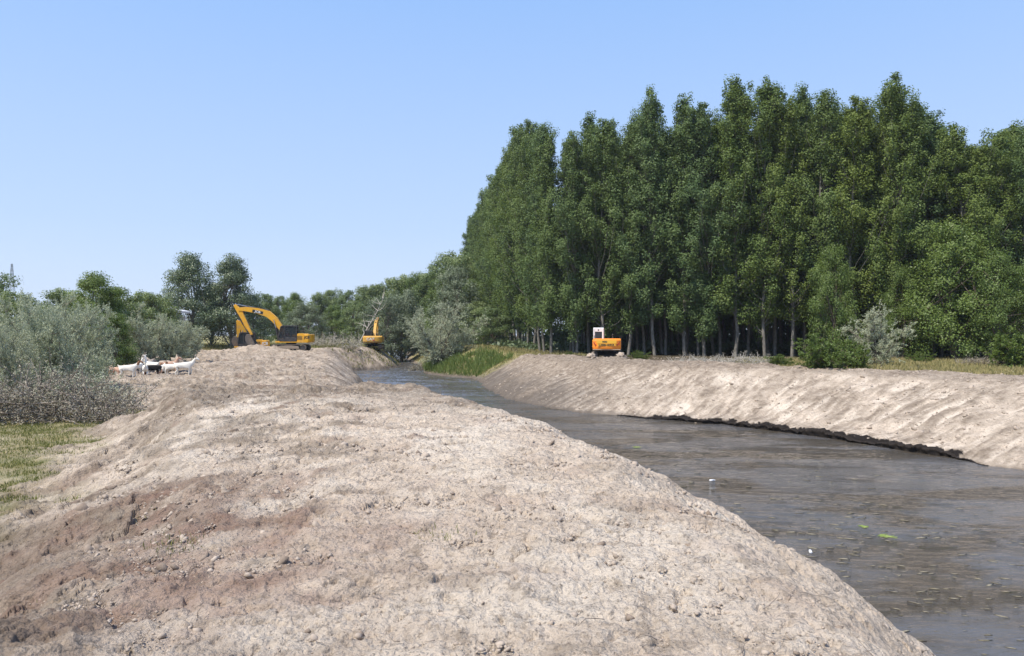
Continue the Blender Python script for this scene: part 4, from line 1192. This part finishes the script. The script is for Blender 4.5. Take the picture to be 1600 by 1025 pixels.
    if not see_through:                                                   # solid rear wall with a rounded window opening
        add_box(bm, (x0 - 0.03, y0, z0), (x0 + 0.02, y0 + 0.15, z1)); add_box(bm, (x0 - 0.03, y1 - 0.15, z0), (x0 + 0.02, y1, z1))
        add_box(bm, (x0 - 0.03, y0 + 0.15, z1 - 0.34), (x0 + 0.02, y1 - 0.15, z1)); add_box(bm, (x0 - 0.03, y0 + 0.15, z0), (x0 + 0.02, y1 - 0.15, z0 + 0.70))
    cabe = bm_obj('cab', bm, cab_p, t)
    bm = bmesh.new()
    for y in (y0 + 0.05, y1 - 0.05):
        add_prism(bm, [(x0 + 0.05, z0 + lower), (0.38, z0 + lower), (0.38, z1 - 0.05), (x0 + 0.05, z1 - 0.12)], y - 0.006, y + 0.006)
        add_prism(bm, [(0.46, z0 + 0.32), (x1 - 0.08, z0 + 0.32), (x1 - 0.02, z0 + 0.55), (x1 - 0.26, z1 - 0.12), (x1 - 0.44, z1 - 0.05), (0.46, z1 - 0.05)], y - 0.006, y + 0.006)
    add_prism(bm, [(x0 + 0.02, z0 + 0.62), (x0 + 0.035, z0 + 0.62), (x0 + 0.035, z1 - 0.1), (x0 + 0.02, z1 - 0.1)], y0 + 0.08, y1 - 0.08)
    add_prism(bm, [(x1 - 0.03, z0 + 0.55), (x1 - 0.015, z0 + 0.56), (x1 - 0.235, z1 - 0.12), (x1 - 0.25, z1 - 0.12)], y0 + 0.08, y1 - 0.08)
    bm_obj('window', bm, cab_glass, cabe)
    bm = bmesh.new(); add_box(bm, (-0.15, 0.62, z0 + 0.42), (0.38, 1.12, z0 + 0.56), 0.04); add_box(bm, (-0.28, 0.62, z0 + 0.5), (-0.12, 1.12, z0 + 1.15), 0.04); add_cyl(bm, (0.1, 0.87, z0), (0.1, 0.87, z0 + 0.42), 0.12, 10)
    bm_obj('seat', bm, M_DK, cabe)
    # boom: box section following the centre line, thickest at the elbow
    def thick(P, W):
        P = [Vector((p[0], p[1])) for p in P]; up = []; lo = []
        for i, p in enumerate(P):
            d = (P[min(i + 1, len(P) - 1)] - P[max(i - 1, 0)]).normalized(); n_ = Vector((-d.y, d.x))
            up.append(tuple(p + n_ * W[i] / 2)); lo.append(tuple(p - n_ * W[i] / 2))
        return up, lo
    W = [0.38, 0.56, 0.72, 0.76, 0.68, 0.54, 0.38][:len(boom)]
    up, lo = thick(boom, W)
    bo = bm_obj('boom', limb(up, lo, -0.22, 0.22), paint_, t)
    bm = bmesh.new(); ends = []
    ks = len(boom) // 2
    for s in (-1, 1):
        a = Vector((1.45, s * 0.32, 1.35)); c = Vector((boom[2][0] + 0.1, s * 0.32, boom[2][1])); mid = a.lerp(c, 0.6)
        add_cyl(bm, a, mid, 0.095, 10)
    bc = bm_obj('boom_cylinder', bm, M_DK, t)
    bm = bmesh.new()
    for s in (-1, 1):
        a = Vector((1.45, s * 0.32, 1.35)); c = Vector((boom[2][0] + 0.1, s * 0.32, boom[2][1])); add_cyl(bm, a.lerp(c, 0.58), c, 0.05, 8)
    bm_obj('rod', bm, M_ROD, bc)
    # stick
    r_, pv, tp = stick
    up, lo = thick([r_, pv, ((pv[0] * 0.55 + tp[0] * 0.45), (pv[1] * 0.55 + tp[1] * 0.45)), tp], [0.30, 0.62, 0.46, 0.26])
    st = bm_obj('stick', limb(up, lo, -0.16, 0.16), paint_, t)
    bm = bmesh.new(); e = boom[ks]; dz = 0.42
    a = Vector((e[0], 0, e[1] + dz)); c = Vector((r_[0], 0, r_[1] + 0.12)); add_cyl(bm, a, a.lerp(c, 0.62), 0.10, 10)
    sc = bm_obj('stick_cylinder', bm, M_DK, t)
    bm = bmesh.new(); add_cyl(bm, a.lerp(c, 0.6), c, 0.05, 8); bm_obj('rod', bm, M_ROD, sc)
    # hoses over the boom
    bm = bmesh.new()
    for s in (-0.08, 0.08):
        for i in range(len(boom) - 1):
            add_cyl(bm, (boom[i][0], s, boom[i][1] + W[i] / 2 + 0.04), (boom[i + 1][0], s, boom[i + 1][1] + W[i + 1] / 2 + 0.04), 0.022, 6)
    bm_obj('hoses', bm, M_BLK, bo)
    # bucket cylinder and bucket
    ax = Vector((tp[0] - pv[0], 0, tp[1] - pv[1])).normalized(); off = Vector((ax.z, 0, -ax.x))
    if off.x < 0: off = -off
    bm = bmesh.new(); a = Vector((pv[0], 0, pv[1])) + off * 0.42; c = Vector((tp[0], 0, tp[1])) - ax * 0.5 + off * 0.36
    add_cyl(bm, a, a.lerp(c, 0.62), 0.085, 10); add_cyl(bm, a.lerp(c, 0.6), c, 0.045, 8); add_cyl(bm, c, Vector((tp[0], 0, tp[1])) - ax * 0.35, 0.05, 8)
    bm_obj('bucket_cylinder', bm, M_DK, t)
    pin, ang = bucket
    bm = bmesh.new(); ca, sa = math.cos(R(ang)), math.sin(R(ang))
    shp = [(0, 0), (0.52, 0.04), (0.62, -0.35), (0.50, -0.80), (0.18, -1.12), (-0.32, -1.25), (-0.78, -1.12)]
    inn = [(-0.76, -1.06), (-0.30, -1.17), (0.14, -1.05), (0.43, -0.76), (0.54, -0.35), (0.46, -0.04), (0.02, -0.07)]
    rot = lambda p: (pin[0] + p[0] * ca - p[1] * sa, pin[1] + p[0] * sa + p[1] * ca)
    add_prism(bm, [rot(p) for p in shp + inn], -0.58, 0.58)
    for y in (-0.60, 0.57): add_prism(bm, [rot(p) for p in shp], y, y + 0.03)
    for i in range(5):
        y = -0.52 + i * 0.26; add_prism(bm, [rot(p) for p in ((-0.74, -1.14), (-0.74, -1.04), (-1.0, -1.06))], y - 0.04, y + 0.04)
    bm_obj('bucket', bm, M_STEEL, t)
    return t, bo, cwo, cabe

RY = lambda: Matrix(((0, 0, -1), (-1, 0, 0), (0, 1, 0)))   # lettering on the rear face (faces -X)
RL = lambda: Matrix(((-1, 0, 0), (0, 0, 1), (0, 1, 0)))    # lettering on the machine's left side (faces +Y)

# nearest yellow digger, side on, boom to the left
jx, jy = X(455, 91), 91.0
boomA = [(0.55, 1.75), (1.15, 2.75), (1.95, 3.85), (2.75, 4.55), (4.0, 4.92), (5.3, 5.12), (6.35, 5.12)]
A, boA, cwA, cabA = excavator('yellow_excavator', M_JY, M_DK, boomA, ((6.85, 5.65), (6.3, 5.0), (4.75, 2.0)), ((4.75, 1.95), 8), M_GL, roof_z=3.06)
A.location = (jx, jy, gz(jx, jy) + 0.06); A.rotation_euler = (0, 0, R(183))
tag(A, 'yellow excavator seen from the side, arm raised to the left, driver in its open cab', 'excavator', 'yellow excavators')
bm = bmesh.new(); add_box(bm, (3.35, 0.221, 4.62), (4.65, 0.232, 4.96), 0.0); pl_ = bm_obj('name_plate', bm, M_BLK, boA)
pl_.matrix_local = Matrix.Translation((4.0, 0, 4.79)) @ Matrix.Rotation(R(-12), 4, 'Y') @ Matrix.Translation((-4.0, 0, -4.79))
tx = text_obj('lettering', 'JCB', 0.36, M_WL, boA, (0, 0, 0), RL(), 1.25); tx.matrix_local = Matrix.Translation((4.0, 0.238, 4.79)) @ Matrix.Rotation(R(-12), 4, 'Y')
text_obj('lettering', 'JCB', 0.42, M_BLK, cwA, (-2.2, 1.395, 1.66), RL(), 1.0)

# second yellow digger behind it, standing lower
bx, by = X(385, 98), 98.0
boomB = [(0.35, 1.75), (0.42, 2.6), (0.50, 3.3), (0.60, 3.9), (0.75, 4.3), (0.95, 4.4), (1.15, 4.3)]
B, boB, cwB, cabB = excavator('yellow_excavator', M_JY, M_DK, boomB, ((1.35, 4.65), (1.1, 4.2), (1.25, 2.4)), ((1.25, 2.35), 20), M_TG, hood_z=2.1)
B.location = (bx + 0.2, by, gz(bx, by)); B.rotation_euler = (0, 0, R(196))
tag(B, 'yellow excavator half hidden behind a soil heap and the arm of the side-on one', 'excavator', 'yellow excavators')
text_obj('lettering', 'JCB', 0.5, M_WL, cwB, (-2.2, 1.395, 1.60), RL(), 1.0)

# excavator by the water, seen from behind
cx, cy = X(584.5, 121), 121.0
boomC = [(0.55, 1.8), (0.95, 2.5), (1.5, 3.2), (2.2, 3.85), (3.0, 4.35), (3.9, 4.65), (4.8, 4.7)]
Cx, boC, cwC, cabC = excavator('ochre_excavator', M_CY, M_DK, boomC, ((5.3, 5.2), (4.8, 4.6), (4.5, 2.2)), ((4.5, 2.1), 0), M_TG, half=1.52, roof_z=3.0)
Cx.location = (cx, cy, gz(cx, cy) - 0.05); Cx.rotation_euler = (0, 0, R(94))
tag(Cx, 'ochre yellow excavator seen from behind, working by the water between brush and reeds', 'excavator')
text_obj('lettering', 'CAT', 0.56, M_WL, cwC, (-2.795, 0.25, 1.62), RY(), 1.15)
bm = bmesh.new(); add_prism(bm, [(-0.30, 1.36), (0.08, 1.36), (-0.11, 1.62)], -0.006, 0.006); tri = bm_obj('logo_triangle', bm, M_RED, cwC)
tri.matrix_local = Matrix.Translation((-2.80, -0.16, 0.02)) @ Matrix.Rotation(R(90), 4, 'Z')
bm = bmesh.new(); add_box(bm, (-2.775, -1.4, 1.13), (-2.765, 1.4, 1.20)); bm_obj('stripe', bm, M_BLK, cwC)

# orange and white machine before the poplars, seen from behind
lx, ly = X(949, 74), 74.0
boomD = [(0.55, 1.45), (1.2, 1.55), (2.2, 1.68), (3.2, 1.7), (4.2, 1.6), (5.0, 1.45), (5.6, 1.3)]
Dx, boD, cwD, cabD = excavator('orange_excavator', M_LO, M_WH, boomD, ((6.0, 1.5), (5.6, 1.25), (5.2, 0.9)), ((5.2, 0.85), 20), M_TG, roof_z=3.16, hood_z=2.14, half=1.37, see_through=False)
Dx.location = (lx, ly, gz(lx, ly) - 0.12); Dx.rotation_euler = (0, 0, R(81))
tag(Dx, 'orange excavator with white cab seen from behind, parked before the poplar trunks', 'excavator')
bm = bmesh.new(); add_box(bm, (-2.79, -0.86, 1.42), (-2.775, 0.86, 1.62)); bm_obj('name_panel', bm, M_LY, cwD)
text_obj('lettering', 'LIEBHERR', 0.27, M_BLK, cwD, (-2.80, 0, 1.52), RY(), 1.32)
text_obj('lettering', '900', 0.24, M_DK, cwD, (-2.80, 0.18, 1.83), RY(), 1.3)
bm = bmesh.new()
add_box(bm, (-2.786, -0.95, 1.66), (-2.776, 0.95, 2.0)); bm_obj('upper_panel', bm, M_LY, cwD)
for s in (-1, 1):
    bm = bmesh.new(); pts = []
    for i in range(9):
        a = R(8 + 74 * i / 8); pts.append((1.00 + 0.26 * math.cos(a), 1.84 - 0.36 * math.sin(a)))
    add_prism(bm, [(p[0], p[1]) for p in pts] + [(p[0] - 0.075, p[1] + 0.06) for p in pts[::-1]], -0.006, 0.006)
    o = bm_obj('stripe', bm, M_RED, cwD)
    o.matrix_local = Matrix.Translation((-2.62 - 0.03, 0, 0)) @ Matrix.Rotation(R(90 if s > 0 else -90), 4, 'Z')
bm = bmesh.new(); add_box(bm, (-2.70, -1.33, 1.03), (-1.9, 1.33, 1.12), 0.02); bm_obj('bumper', bm, paint('dusty_sill', (0.42, 0.30, 0.20), 0.7), t_ if False else cwD)
bm = bmesh.new(); add_cyl(bm, (-0.49, 0.87, 2.98), (-0.47, 0.87, 2.98), 0.075, 14); bm_obj('badge', bm, M_DK, cabD)
# clay boulder by its track
def boulder(px, d, s, label, m=M_CLOD):
    x = X(px, d); o = link('clay_boulder', clods(np.zeros((1, 3)), np.array([s]), 3, int(px), 0.75), m)
    for p in o.data.polygons: p.use_smooth = True
    o.location = (x, d, gz(x, d) + s * 0.35); tag(o, label, 'boulder', 'clay boulders')
boulder(970, 66, 0.45, 'rounded clay boulder beside the right track of the orange excavator')
boulder(924, 66, 0.40, 'clay boulder at the left track of the orange excavator')
boulder(232, 52, 0.75, 'brown clay boulder among the goats, behind the black one')
boulder(213, 51.5, 0.55, 'brown clay boulder behind the leftmost white goat')
boulder(280, 58, 0.6, 'brown soil lump behind the rightmost goat')

# ------------------------------------------------------------------ skinned bodies
def skin(name, verts, edges, radii, mats, root=0, sub=2, parent=None, pick=None):
    me = bpy.data.meshes.new(name); me.from_pydata([tuple(v) for v in verts], edges, [])
    o = bpy.data.objects.new(name, me); COL.objects.link(o)
    sm = o.modifiers.new('s', 'SKIN'); sm.use_smooth_shade = True
    for i, r in enumerate(radii):
        rr_ = r if isinstance(r, (tuple, list)) else (r, r)
        me.skin_vertices[0].data[i].radius = rr_; me.skin_vertices[0].data[i].use_root = (i == root)
    o.modifiers.new('d', 'SUBSURF').levels = sub
    bpy.context.view_layer.update()
    nm = bpy.data.meshes.new_from_object(o.evaluated_get(bpy.context.evaluated_depsgraph_get()))
    bpy.data.objects.remove(o); bpy.data.meshes.remove(me)
    nm.materials.clear()
    r_ = link(name, nm, mats, parent)
    for p in nm.polygons:
        p.use_smooth = True
        if pick: p.material_index = pick(p.center)
    return r_
M_GW = paint('white_fleece', (0.80, 0.76, 0.68), 0.9, 0.1, dirt=0.4, dcol=(0.45, 0.36, 0.27))
M_GB = paint('brown_fleece', (0.27, 0.15, 0.09), 0.9, 0.1, dirt=0.3)
M_GT = paint('tan_fleece', (0.52, 0.33, 0.24), 0.9, 0.1, dirt=0.3)
M_GK = paint('black_fleece', (0.025, 0.022, 0.022), 0.9, 0.1, dirt=0.05)
M_GH = paint('grey_horn', (0.25, 0.22, 0.18), 0.7)
def goat(pose, bodym, headm, rumpm=None, legm=None, horns=True):
    hz_, hx = {'stand': (0.92, 0.60), 'graze': (0.22, 0.66), 'up': (1.08, 0.50), 'lie': (0.62, 0.55)}[pose]
    dz = -0.30 if pose == 'lie' else 0.0
    V = [(-0.34, 0, 0.56 + dz), (0.0, 0, 0.54 + dz), (0.28, 0, 0.57 + dz), (0.42, 0, 0.66 + dz + (-0.08 if pose == 'graze' else 0.02)), (hx - 0.07, 0, hz_ - 0.03), (hx + 0.02, 0, hz_), (hx + 0.15, 0, hz_ - (0.10 if pose != 'graze' else 0.14))]
    Rr = [(0.135, 0.15), (0.16, 0.19), (0.145, 0.175), (0.085, 0.12), 0.062, 0.068, 0.034]
    E = [(0, 1), (1, 2), (2, 3), (3, 4), (4, 5), (5, 6)]
    for s in (-1, 1):
        i = len(V)
        if pose == 'lie':
            V += [(-0.34, s * 0.13, 0.20), (-0.16, s * 0.17, 0.10), (-0.36, s * 0.18, 0.04), (-0.22, s * 0.18, 0.03)]
        else:
            V += [(-0.36, s * 0.09, 0.46), (-0.29, s * 0.10, 0.33), (-0.41, s * 0.10, 0.20), (-0.38, s * 0.10, 0.03)]
        Rr += [0.085, 0.055, 0.030, 0.030]; E += [(0, i), (i, i + 1), (i + 1, i + 2), (i + 2, i + 3)]
        i = len(V)
        if pose == 'lie':
            V += [(0.28, s * 0.11, 0.18), (0.42, s * 0.12, 0.10), (0.30, s * 0.13, 0.04), (0.20, s * 0.13, 0.03)]
        else:
            V += [(0.27, s * 0.09, 0.42), (0.29 + s * 0.03, s * 0.09, 0.30), (0.29 + s * 0.03, s * 0.09, 0.17), (0.30 + s * 0.05, s * 0.09, 0.03)]
        Rr += [0.065, 0.040, 0.028, 0.030]; E += [(2, i), (i, i + 1), (i + 1, i + 2), (i + 2, i + 3)]
    i = len(V); V += [(-0.47, 0, 0.66 + dz), (-0.55, 0, 0.74 + dz)]; Rr += [0.035, 0.020]; E += [(0, i), (i, i + 1)]
    root = empty('goat')
    rm = rumpm or bodym; lm = legm or bodym
    def pick(c):
        if c.x > hx - 0.16 and (c.z > hz_ - 0.2 and c.z < hz_ + 0.2): return 1
        if c.z < 0.28 and pose != 'lie': return 3
        if c.x < -0.22: return 2
        return 0
    body = skin('body', V, E, Rr, [bodym, headm, rm, lm], 0, 2, root, pick)
    for s in (-1, 1):
        bm = bmesh.new(); bmesh.ops.create_uvsphere(bm, u_segments=8, v_segments=6, radius=1.0, matrix=Matrix.Translation((hx - 0.03, s * 0.105, hz_ + 0.03)) @ Matrix.Rotation(s * 0.35, 4, 'X') @ Matrix.Diagonal((0.030, 0.062, 0.014, 1)))
        bm_obj('ear', bm, headm, root, True)
        if horns:
            bm = bmesh.new(); p = Vector((hx - 0.02, s * 0.03, hz_ + 0.05))
            q = p + Vector((-0.05, s * 0.02, 0.10)); r2 = q + Vector((-0.08, s * 0.03, 0.04))
            add_cyl(bm, p, q, 0.020, 7, 0.014); add_cyl(bm, q, r2, 0.014, 7, 0.004); bm_obj('horn', bm, M_GH, root, True)
    return root
GO = [  # px, distance, pose, body, head, rump, legs, heading (0 = right, 180 = left), size, label
    (181, 47.5, 'graze', M_GT, M_GB, None, None, 165, 0.95, 'tan goat nibbling at the left end of the herd beside the felled branches'),
    (201, 46.5, 'stand', M_GW, M_GB, None, None, 8, 1.25, 'white goat with brown head walking right, leftmost white one'),
    (213, 50.5, 'up', M_GW, M_GW, M_GB, None, 60, 1.1, 'white-necked goat with brown rump looking up before the dark hollow'),
    (227, 48.5, 'graze', M_GW, M_GT, None, None, 118, 1.15, 'cream goat grazing away, left of the black goat'),
    (239, 48.8, 'graze', M_GK, M_GK, None, None, 20, 1.12, 'black goat with lowered head in the middle of the herd'),
    (237, 51.0, 'up', M_GW, M_GW, None, None, 165, 1.3, 'big white goat with raised head behind the black goat'),
    (251, 49.5, 'stand', M_GW, M_GB, None, M_GB, 75, 1.0, 'white kid with brown legs right of the black goat'),
    (262, 51.5, 'lie', M_GT, M_GT, M_GB, None, 20, 1.45, 'pinkish tan goat resting on the mound behind the herd'),
    (268, 49.0, 'graze', M_GW, M_GT, M_GT, None, 185, 1.15, 'cream white goat grazing left, below the resting tan one'),
    (288, 49.0, 'stand', M_GW, M_GW, None, M_GW, 12, 1.35, 'white goat at the right end of the herd, facing right')]
for px, d, pose, bdm, hdm, rpm, lgm, hd, sz, lab in GO:
    d -= 2.0; gt = goat(pose, bdm, hdm, rpm, lgm); x = X(px, d)
    gt.location = (x, d, gz(x, d) + (0.02 if pose != 'lie' else 0.28)); gt.rotation_euler = (0, 0, R(hd)); gt.scale = (sz * 0.9,) * 3
    tag(gt, lab, 'goat', 'goats by the shrubs')
boulder(263, 51.6, 0.62, 'low clay mound the tan goat rests on')

# driver in the cab (machine coordinates: seat at x 0.1, y 0.87)
M_SKIN = paint('skin', (0.50, 0.30, 0.21), 0.6, dirt=0.0); M_SHIRT = paint('red_shirt', (0.50, 0.10, 0.09), 0.9, dirt=0.1); M_TROU = paint('dark_trousers', (0.06, 0.07, 0.10), 0.9, dirt=0.1)
M_CAP = paint('white_cap', (0.8, 0.8, 0.8), 0.8, dirt=0.0)
pe = empty('person')
Vp = [(0.02, 0, 0.10), (0.03, 0, 0.28), (0.05, 0, 0.46), (0.06, 0, 0.56), (0.07, 0, 0.64), (0.085, 0, 0.74), (0.09, 0, 0.80)]
Rp = [(0.15, 0.12), (0.145, 0.11), (0.16, 0.11), 0.055, 0.055, (0.078, 0.095), (0.066, 0.075)]
Ep = [(0, 1), (1, 2), (2, 3), (3, 4), (4, 5), (5, 6)]
for s in (-1, 1):
    i = len(Vp); Vp += [(0.06, s * 0.19, 0.47), (0.14, s * 0.25, 0.24), (0.38, s * 0.20, 0.20), (0.46, s * 0.19, 0.21)]; Rp += [0.055, 0.044, 0.032, 0.035]; Ep += [(2, i), (i, i + 1), (i + 1, i + 2), (i + 2, i + 3)]
    for f in range(4):                                          # fingers closed over the lever
        j = len(Vp); Vp += [(0.50, s * 0.19 + (f - 1.5) * 0.020, 0.225), (0.535, s * 0.19 + (f - 1.5) * 0.020, 0.205), (0.53, s * 0.19 + (f - 1.5) * 0.020, 0.175 + 0.003 * f)]; Rp += [0.010, 0.009, 0.008]; Ep += [(i + 3, j), (j, j + 1), (j + 1, j + 2)]
    j = len(Vp); Vp += [(0.48, s * 0.145, 0.20), (0.51, s * 0.14, 0.18)]; Rp += [0.011, 0.009]; Ep += [(i + 3, j), (j, j + 1)]
    i = len(Vp); Vp += [(0.06, s * 0.10, 0.06), (0.48, s * 0.13, 0.10), (0.55, s * 0.13, -0.32), (0.70, s * 0.13, -0.36)]; Rp += [0.09, 0.065, 0.045, 0.042]; Ep += [(0, i), (i, i + 1), (i + 1, i + 2), (i + 2, i + 3)]
def ppick(c):
    if c.z > 0.58: return 0
    if c.x > 0.34 and c.z > 0.15 and abs(c.y) > 0.12: return 0
    if c.z < 0.14: return 2
    return 1
skin('body', Vp, Ep, Rp, [M_SKIN, M_SHIRT, M_TROU], 0, 2, pe, ppick)
bm = bmesh.new(); bmesh.ops.create_uvsphere(bm, u_segments=14, v_segments=9, radius=1.0, matrix=Matrix.Translation((0.09, 0, 0.815)) @ Matrix.Diagonal((0.105, 0.092, 0.075, 1)))
add_prism(bm, [(0.14, 0.80), (0.27, 0.785), (0.27, 0.795), (0.14, 0.825)], -0.07, 0.07); bm_obj('cap', bm, M_CAP, pe, True)
bm = bmesh.new(); add_cyl(bm, (0.165, 0, 0.745), (0.195, 0, 0.730), 0.014, 8, 0.012)
for s in (-1, 1): bmesh.ops.create_uvsphere(bm, u_segments=6, v_segments=5, radius=0.02, matrix=Matrix.Translation((0.075, s * 0.085, 0.745)))
bm_obj('ears_and_nose', bm, M_SKIN, pe, True)
bpy.context.view_layer.update()
pe.matrix_world = A.matrix_world @ Matrix.Translation((0.12, 0.87, 1.22 + 0.50))
tag(pe, 'driver in a white cap and red shirt seated in the side-on excavator', 'person')

# ------------------------------------------------------------------ far things
def pylon():
    bm = bmesh.new(); H = 52.0
    def w(z): return 3.4 * (1 - z / H) ** 1.1 + 0.35
    zs = [0, 7, 13, 19, 24, 28.5, 32.5, 36, 39.5, 43, 46, 49, 52]
    for i in range(len(zs) - 1):
        a, c = zs[i], zs[i + 1]
        for sx in (-1, 1):
            for sy in (-1, 1):
                add_cyl(bm, (sx * w(a), sy * w(a), a), (sx * w(c), sy * w(c), c), 0.16, 4)
        for s in (-1, 1):
            add_cyl(bm, (-w(a), s * w(a), a), (w(c), s * w(c), c), 0.09, 4); add_cyl(bm, (w(a), s * w(a), a), (-w(c), s * w(c), c), 0.09, 4)
            add_cyl(bm, (s * w(a), -w(a), a), (s * w(c), w(c), c), 0.09, 4); add_cyl(bm, (s * w(a), w(a), a), (s * w(c), -w(c), c), 0.09, 4)
    root = empty('power_pylon')
    bm_obj('lattice_mast', bm, M_PYL, root)
    for z, L in ((40.5, 2.6), (36.0, 3.3)):
        bm = bmesh.new()
        for s in (-1, 1):
            add_cyl(bm, (0, 0.3, z), (s * L, 0, z), 0.13, 4); add_cyl(bm, (0, -0.3, z), (s * L, 0, z), 0.13, 4); add_cyl(bm, (0, 0, z + 1.0), (s * L, 0, z), 0.10, 4)
            add_cyl(bm, (s * L, 0, z), (s * L, 0, z - 1.3), 0.11, 6)
        bm_obj('cross_arm', bm, M_PYL, root)
    return root
M_PYL = paint('galvanised_steel', (0.30, 0.34, 0.38), 0.6, metal=0.3, dirt=0.0)
p_ = pylon(); p_.location = (X(18, 520), 520, -2); p_.rotation_euler = (0, 0, 0.2); tag(p_, 'faint lattice power pylon far behind the left trees', 'pylon')

# white shed behind the shrubs
sx_, sy_ = X(236, 92), 92.0
sh = empty('shed', (sx_, sy_, gz(sx_, sy_)), R(0))
M_ROOF = paint('white_roof', (0.72, 0.73, 0.75), 0.5, dirt=0.1); M_WALL = paint('grey_wall', (0.45, 0.44, 0.42), 0.8)
zr = (HZ - 470) / F * 92 - gz(sx_, sy_)
bm = bmesh.new(); add_box(bm, (-3.2, -2.5, 0), (3.2, 2.5, zr - 1.9)); bm_obj('wall', bm, M_WALL, sh)
bm = bmesh.new(); add_prism(bm, [(-3.6, zr + 0.05), (-2.2, zr - 0.12), (3.6, zr - 1.25), (3.6, zr - 1.50), (-3.6, zr - 0.30)], -2.9, 2.9, 0.03)
for i in range(12): add_prism(bm, [(-3.5, zr + 0.02), (3.55, zr - 1.22), (3.55, zr - 1.18), (-3.5, zr + 0.08)], -2.75 + i * 0.5, -2.71 + i * 0.5)
bm_obj('roof', bm, M_ROOF, sh)
bm = bmesh.new(); add_box(bm, (0.2, -2.53, 0), (1.8, -2.50, 2.2)); bm_obj('door', bm, M_DK, sh)
tag(sh, 'shed with a sloping white roof glimpsed behind the left shrubs', 'shed')

# white litter by the water
M_PLA = paint('white_plastic', (0.8, 0.8, 0.8), 0.4, dirt=0.05)
def bottle(px, row, z, label, rz):
    d = -z * F / (row - HZ); o = empty('plastic_bottle', (X(px, d), d, z + 0.02), rz); o.scale = (0.7, 0.7, 0.7)
    bm = bmesh.new(); add_cyl(bm, (-0.14, 0, 0), (0.10, 0, 0), 0.05, 14); add_cyl(bm, (0.10, 0, 0), (0.16, 0, 0), 0.05, 14, 0.02); bm_obj('bottle_body', bm, M_PLA, o, True)
    bm = bmesh.new(); add_cyl(bm, (0.16, 0, 0), (0.19, 0, 0), 0.02, 10); bm_obj('cap', bm, M_WH, o, True)
    tag(o, label, 'bottle', 'white bottles adrift')
bottle(1112, 751, WL, 'white bottle drifting close to the crest of the near bank', 0.3)
bottle(1265, 862, WL, 'small white bottle at the edge of the scum, lower right', 1.3)

# ------------------------------------------------------------------ summer haze
bm = bmesh.new(); add_box(bm, (-1900, -1900, -8), (1900, 1900, 62))
m = bpy.data.materials.new('haze_air'); m.use_nodes = True; nt = m.node_tree; nt.nodes.clear()
o_ = nt.nodes.new('ShaderNodeOutputMaterial'); v_ = nt.nodes.new('ShaderNodeVolumePrincipled')
v_.inputs['Color'].default_value = (0.86, 0.92, 1.0, 1); v_.inputs['Density'].default_value = 0.0002; v_.inputs['Anisotropy'].default_value = 0.3
nt.links.new(v_.outputs[0], o_.inputs['Volume'])
tag(bm_obj('haze', bm, m), 'thin summer haze over the river valley', 'haze', kind='stuff')
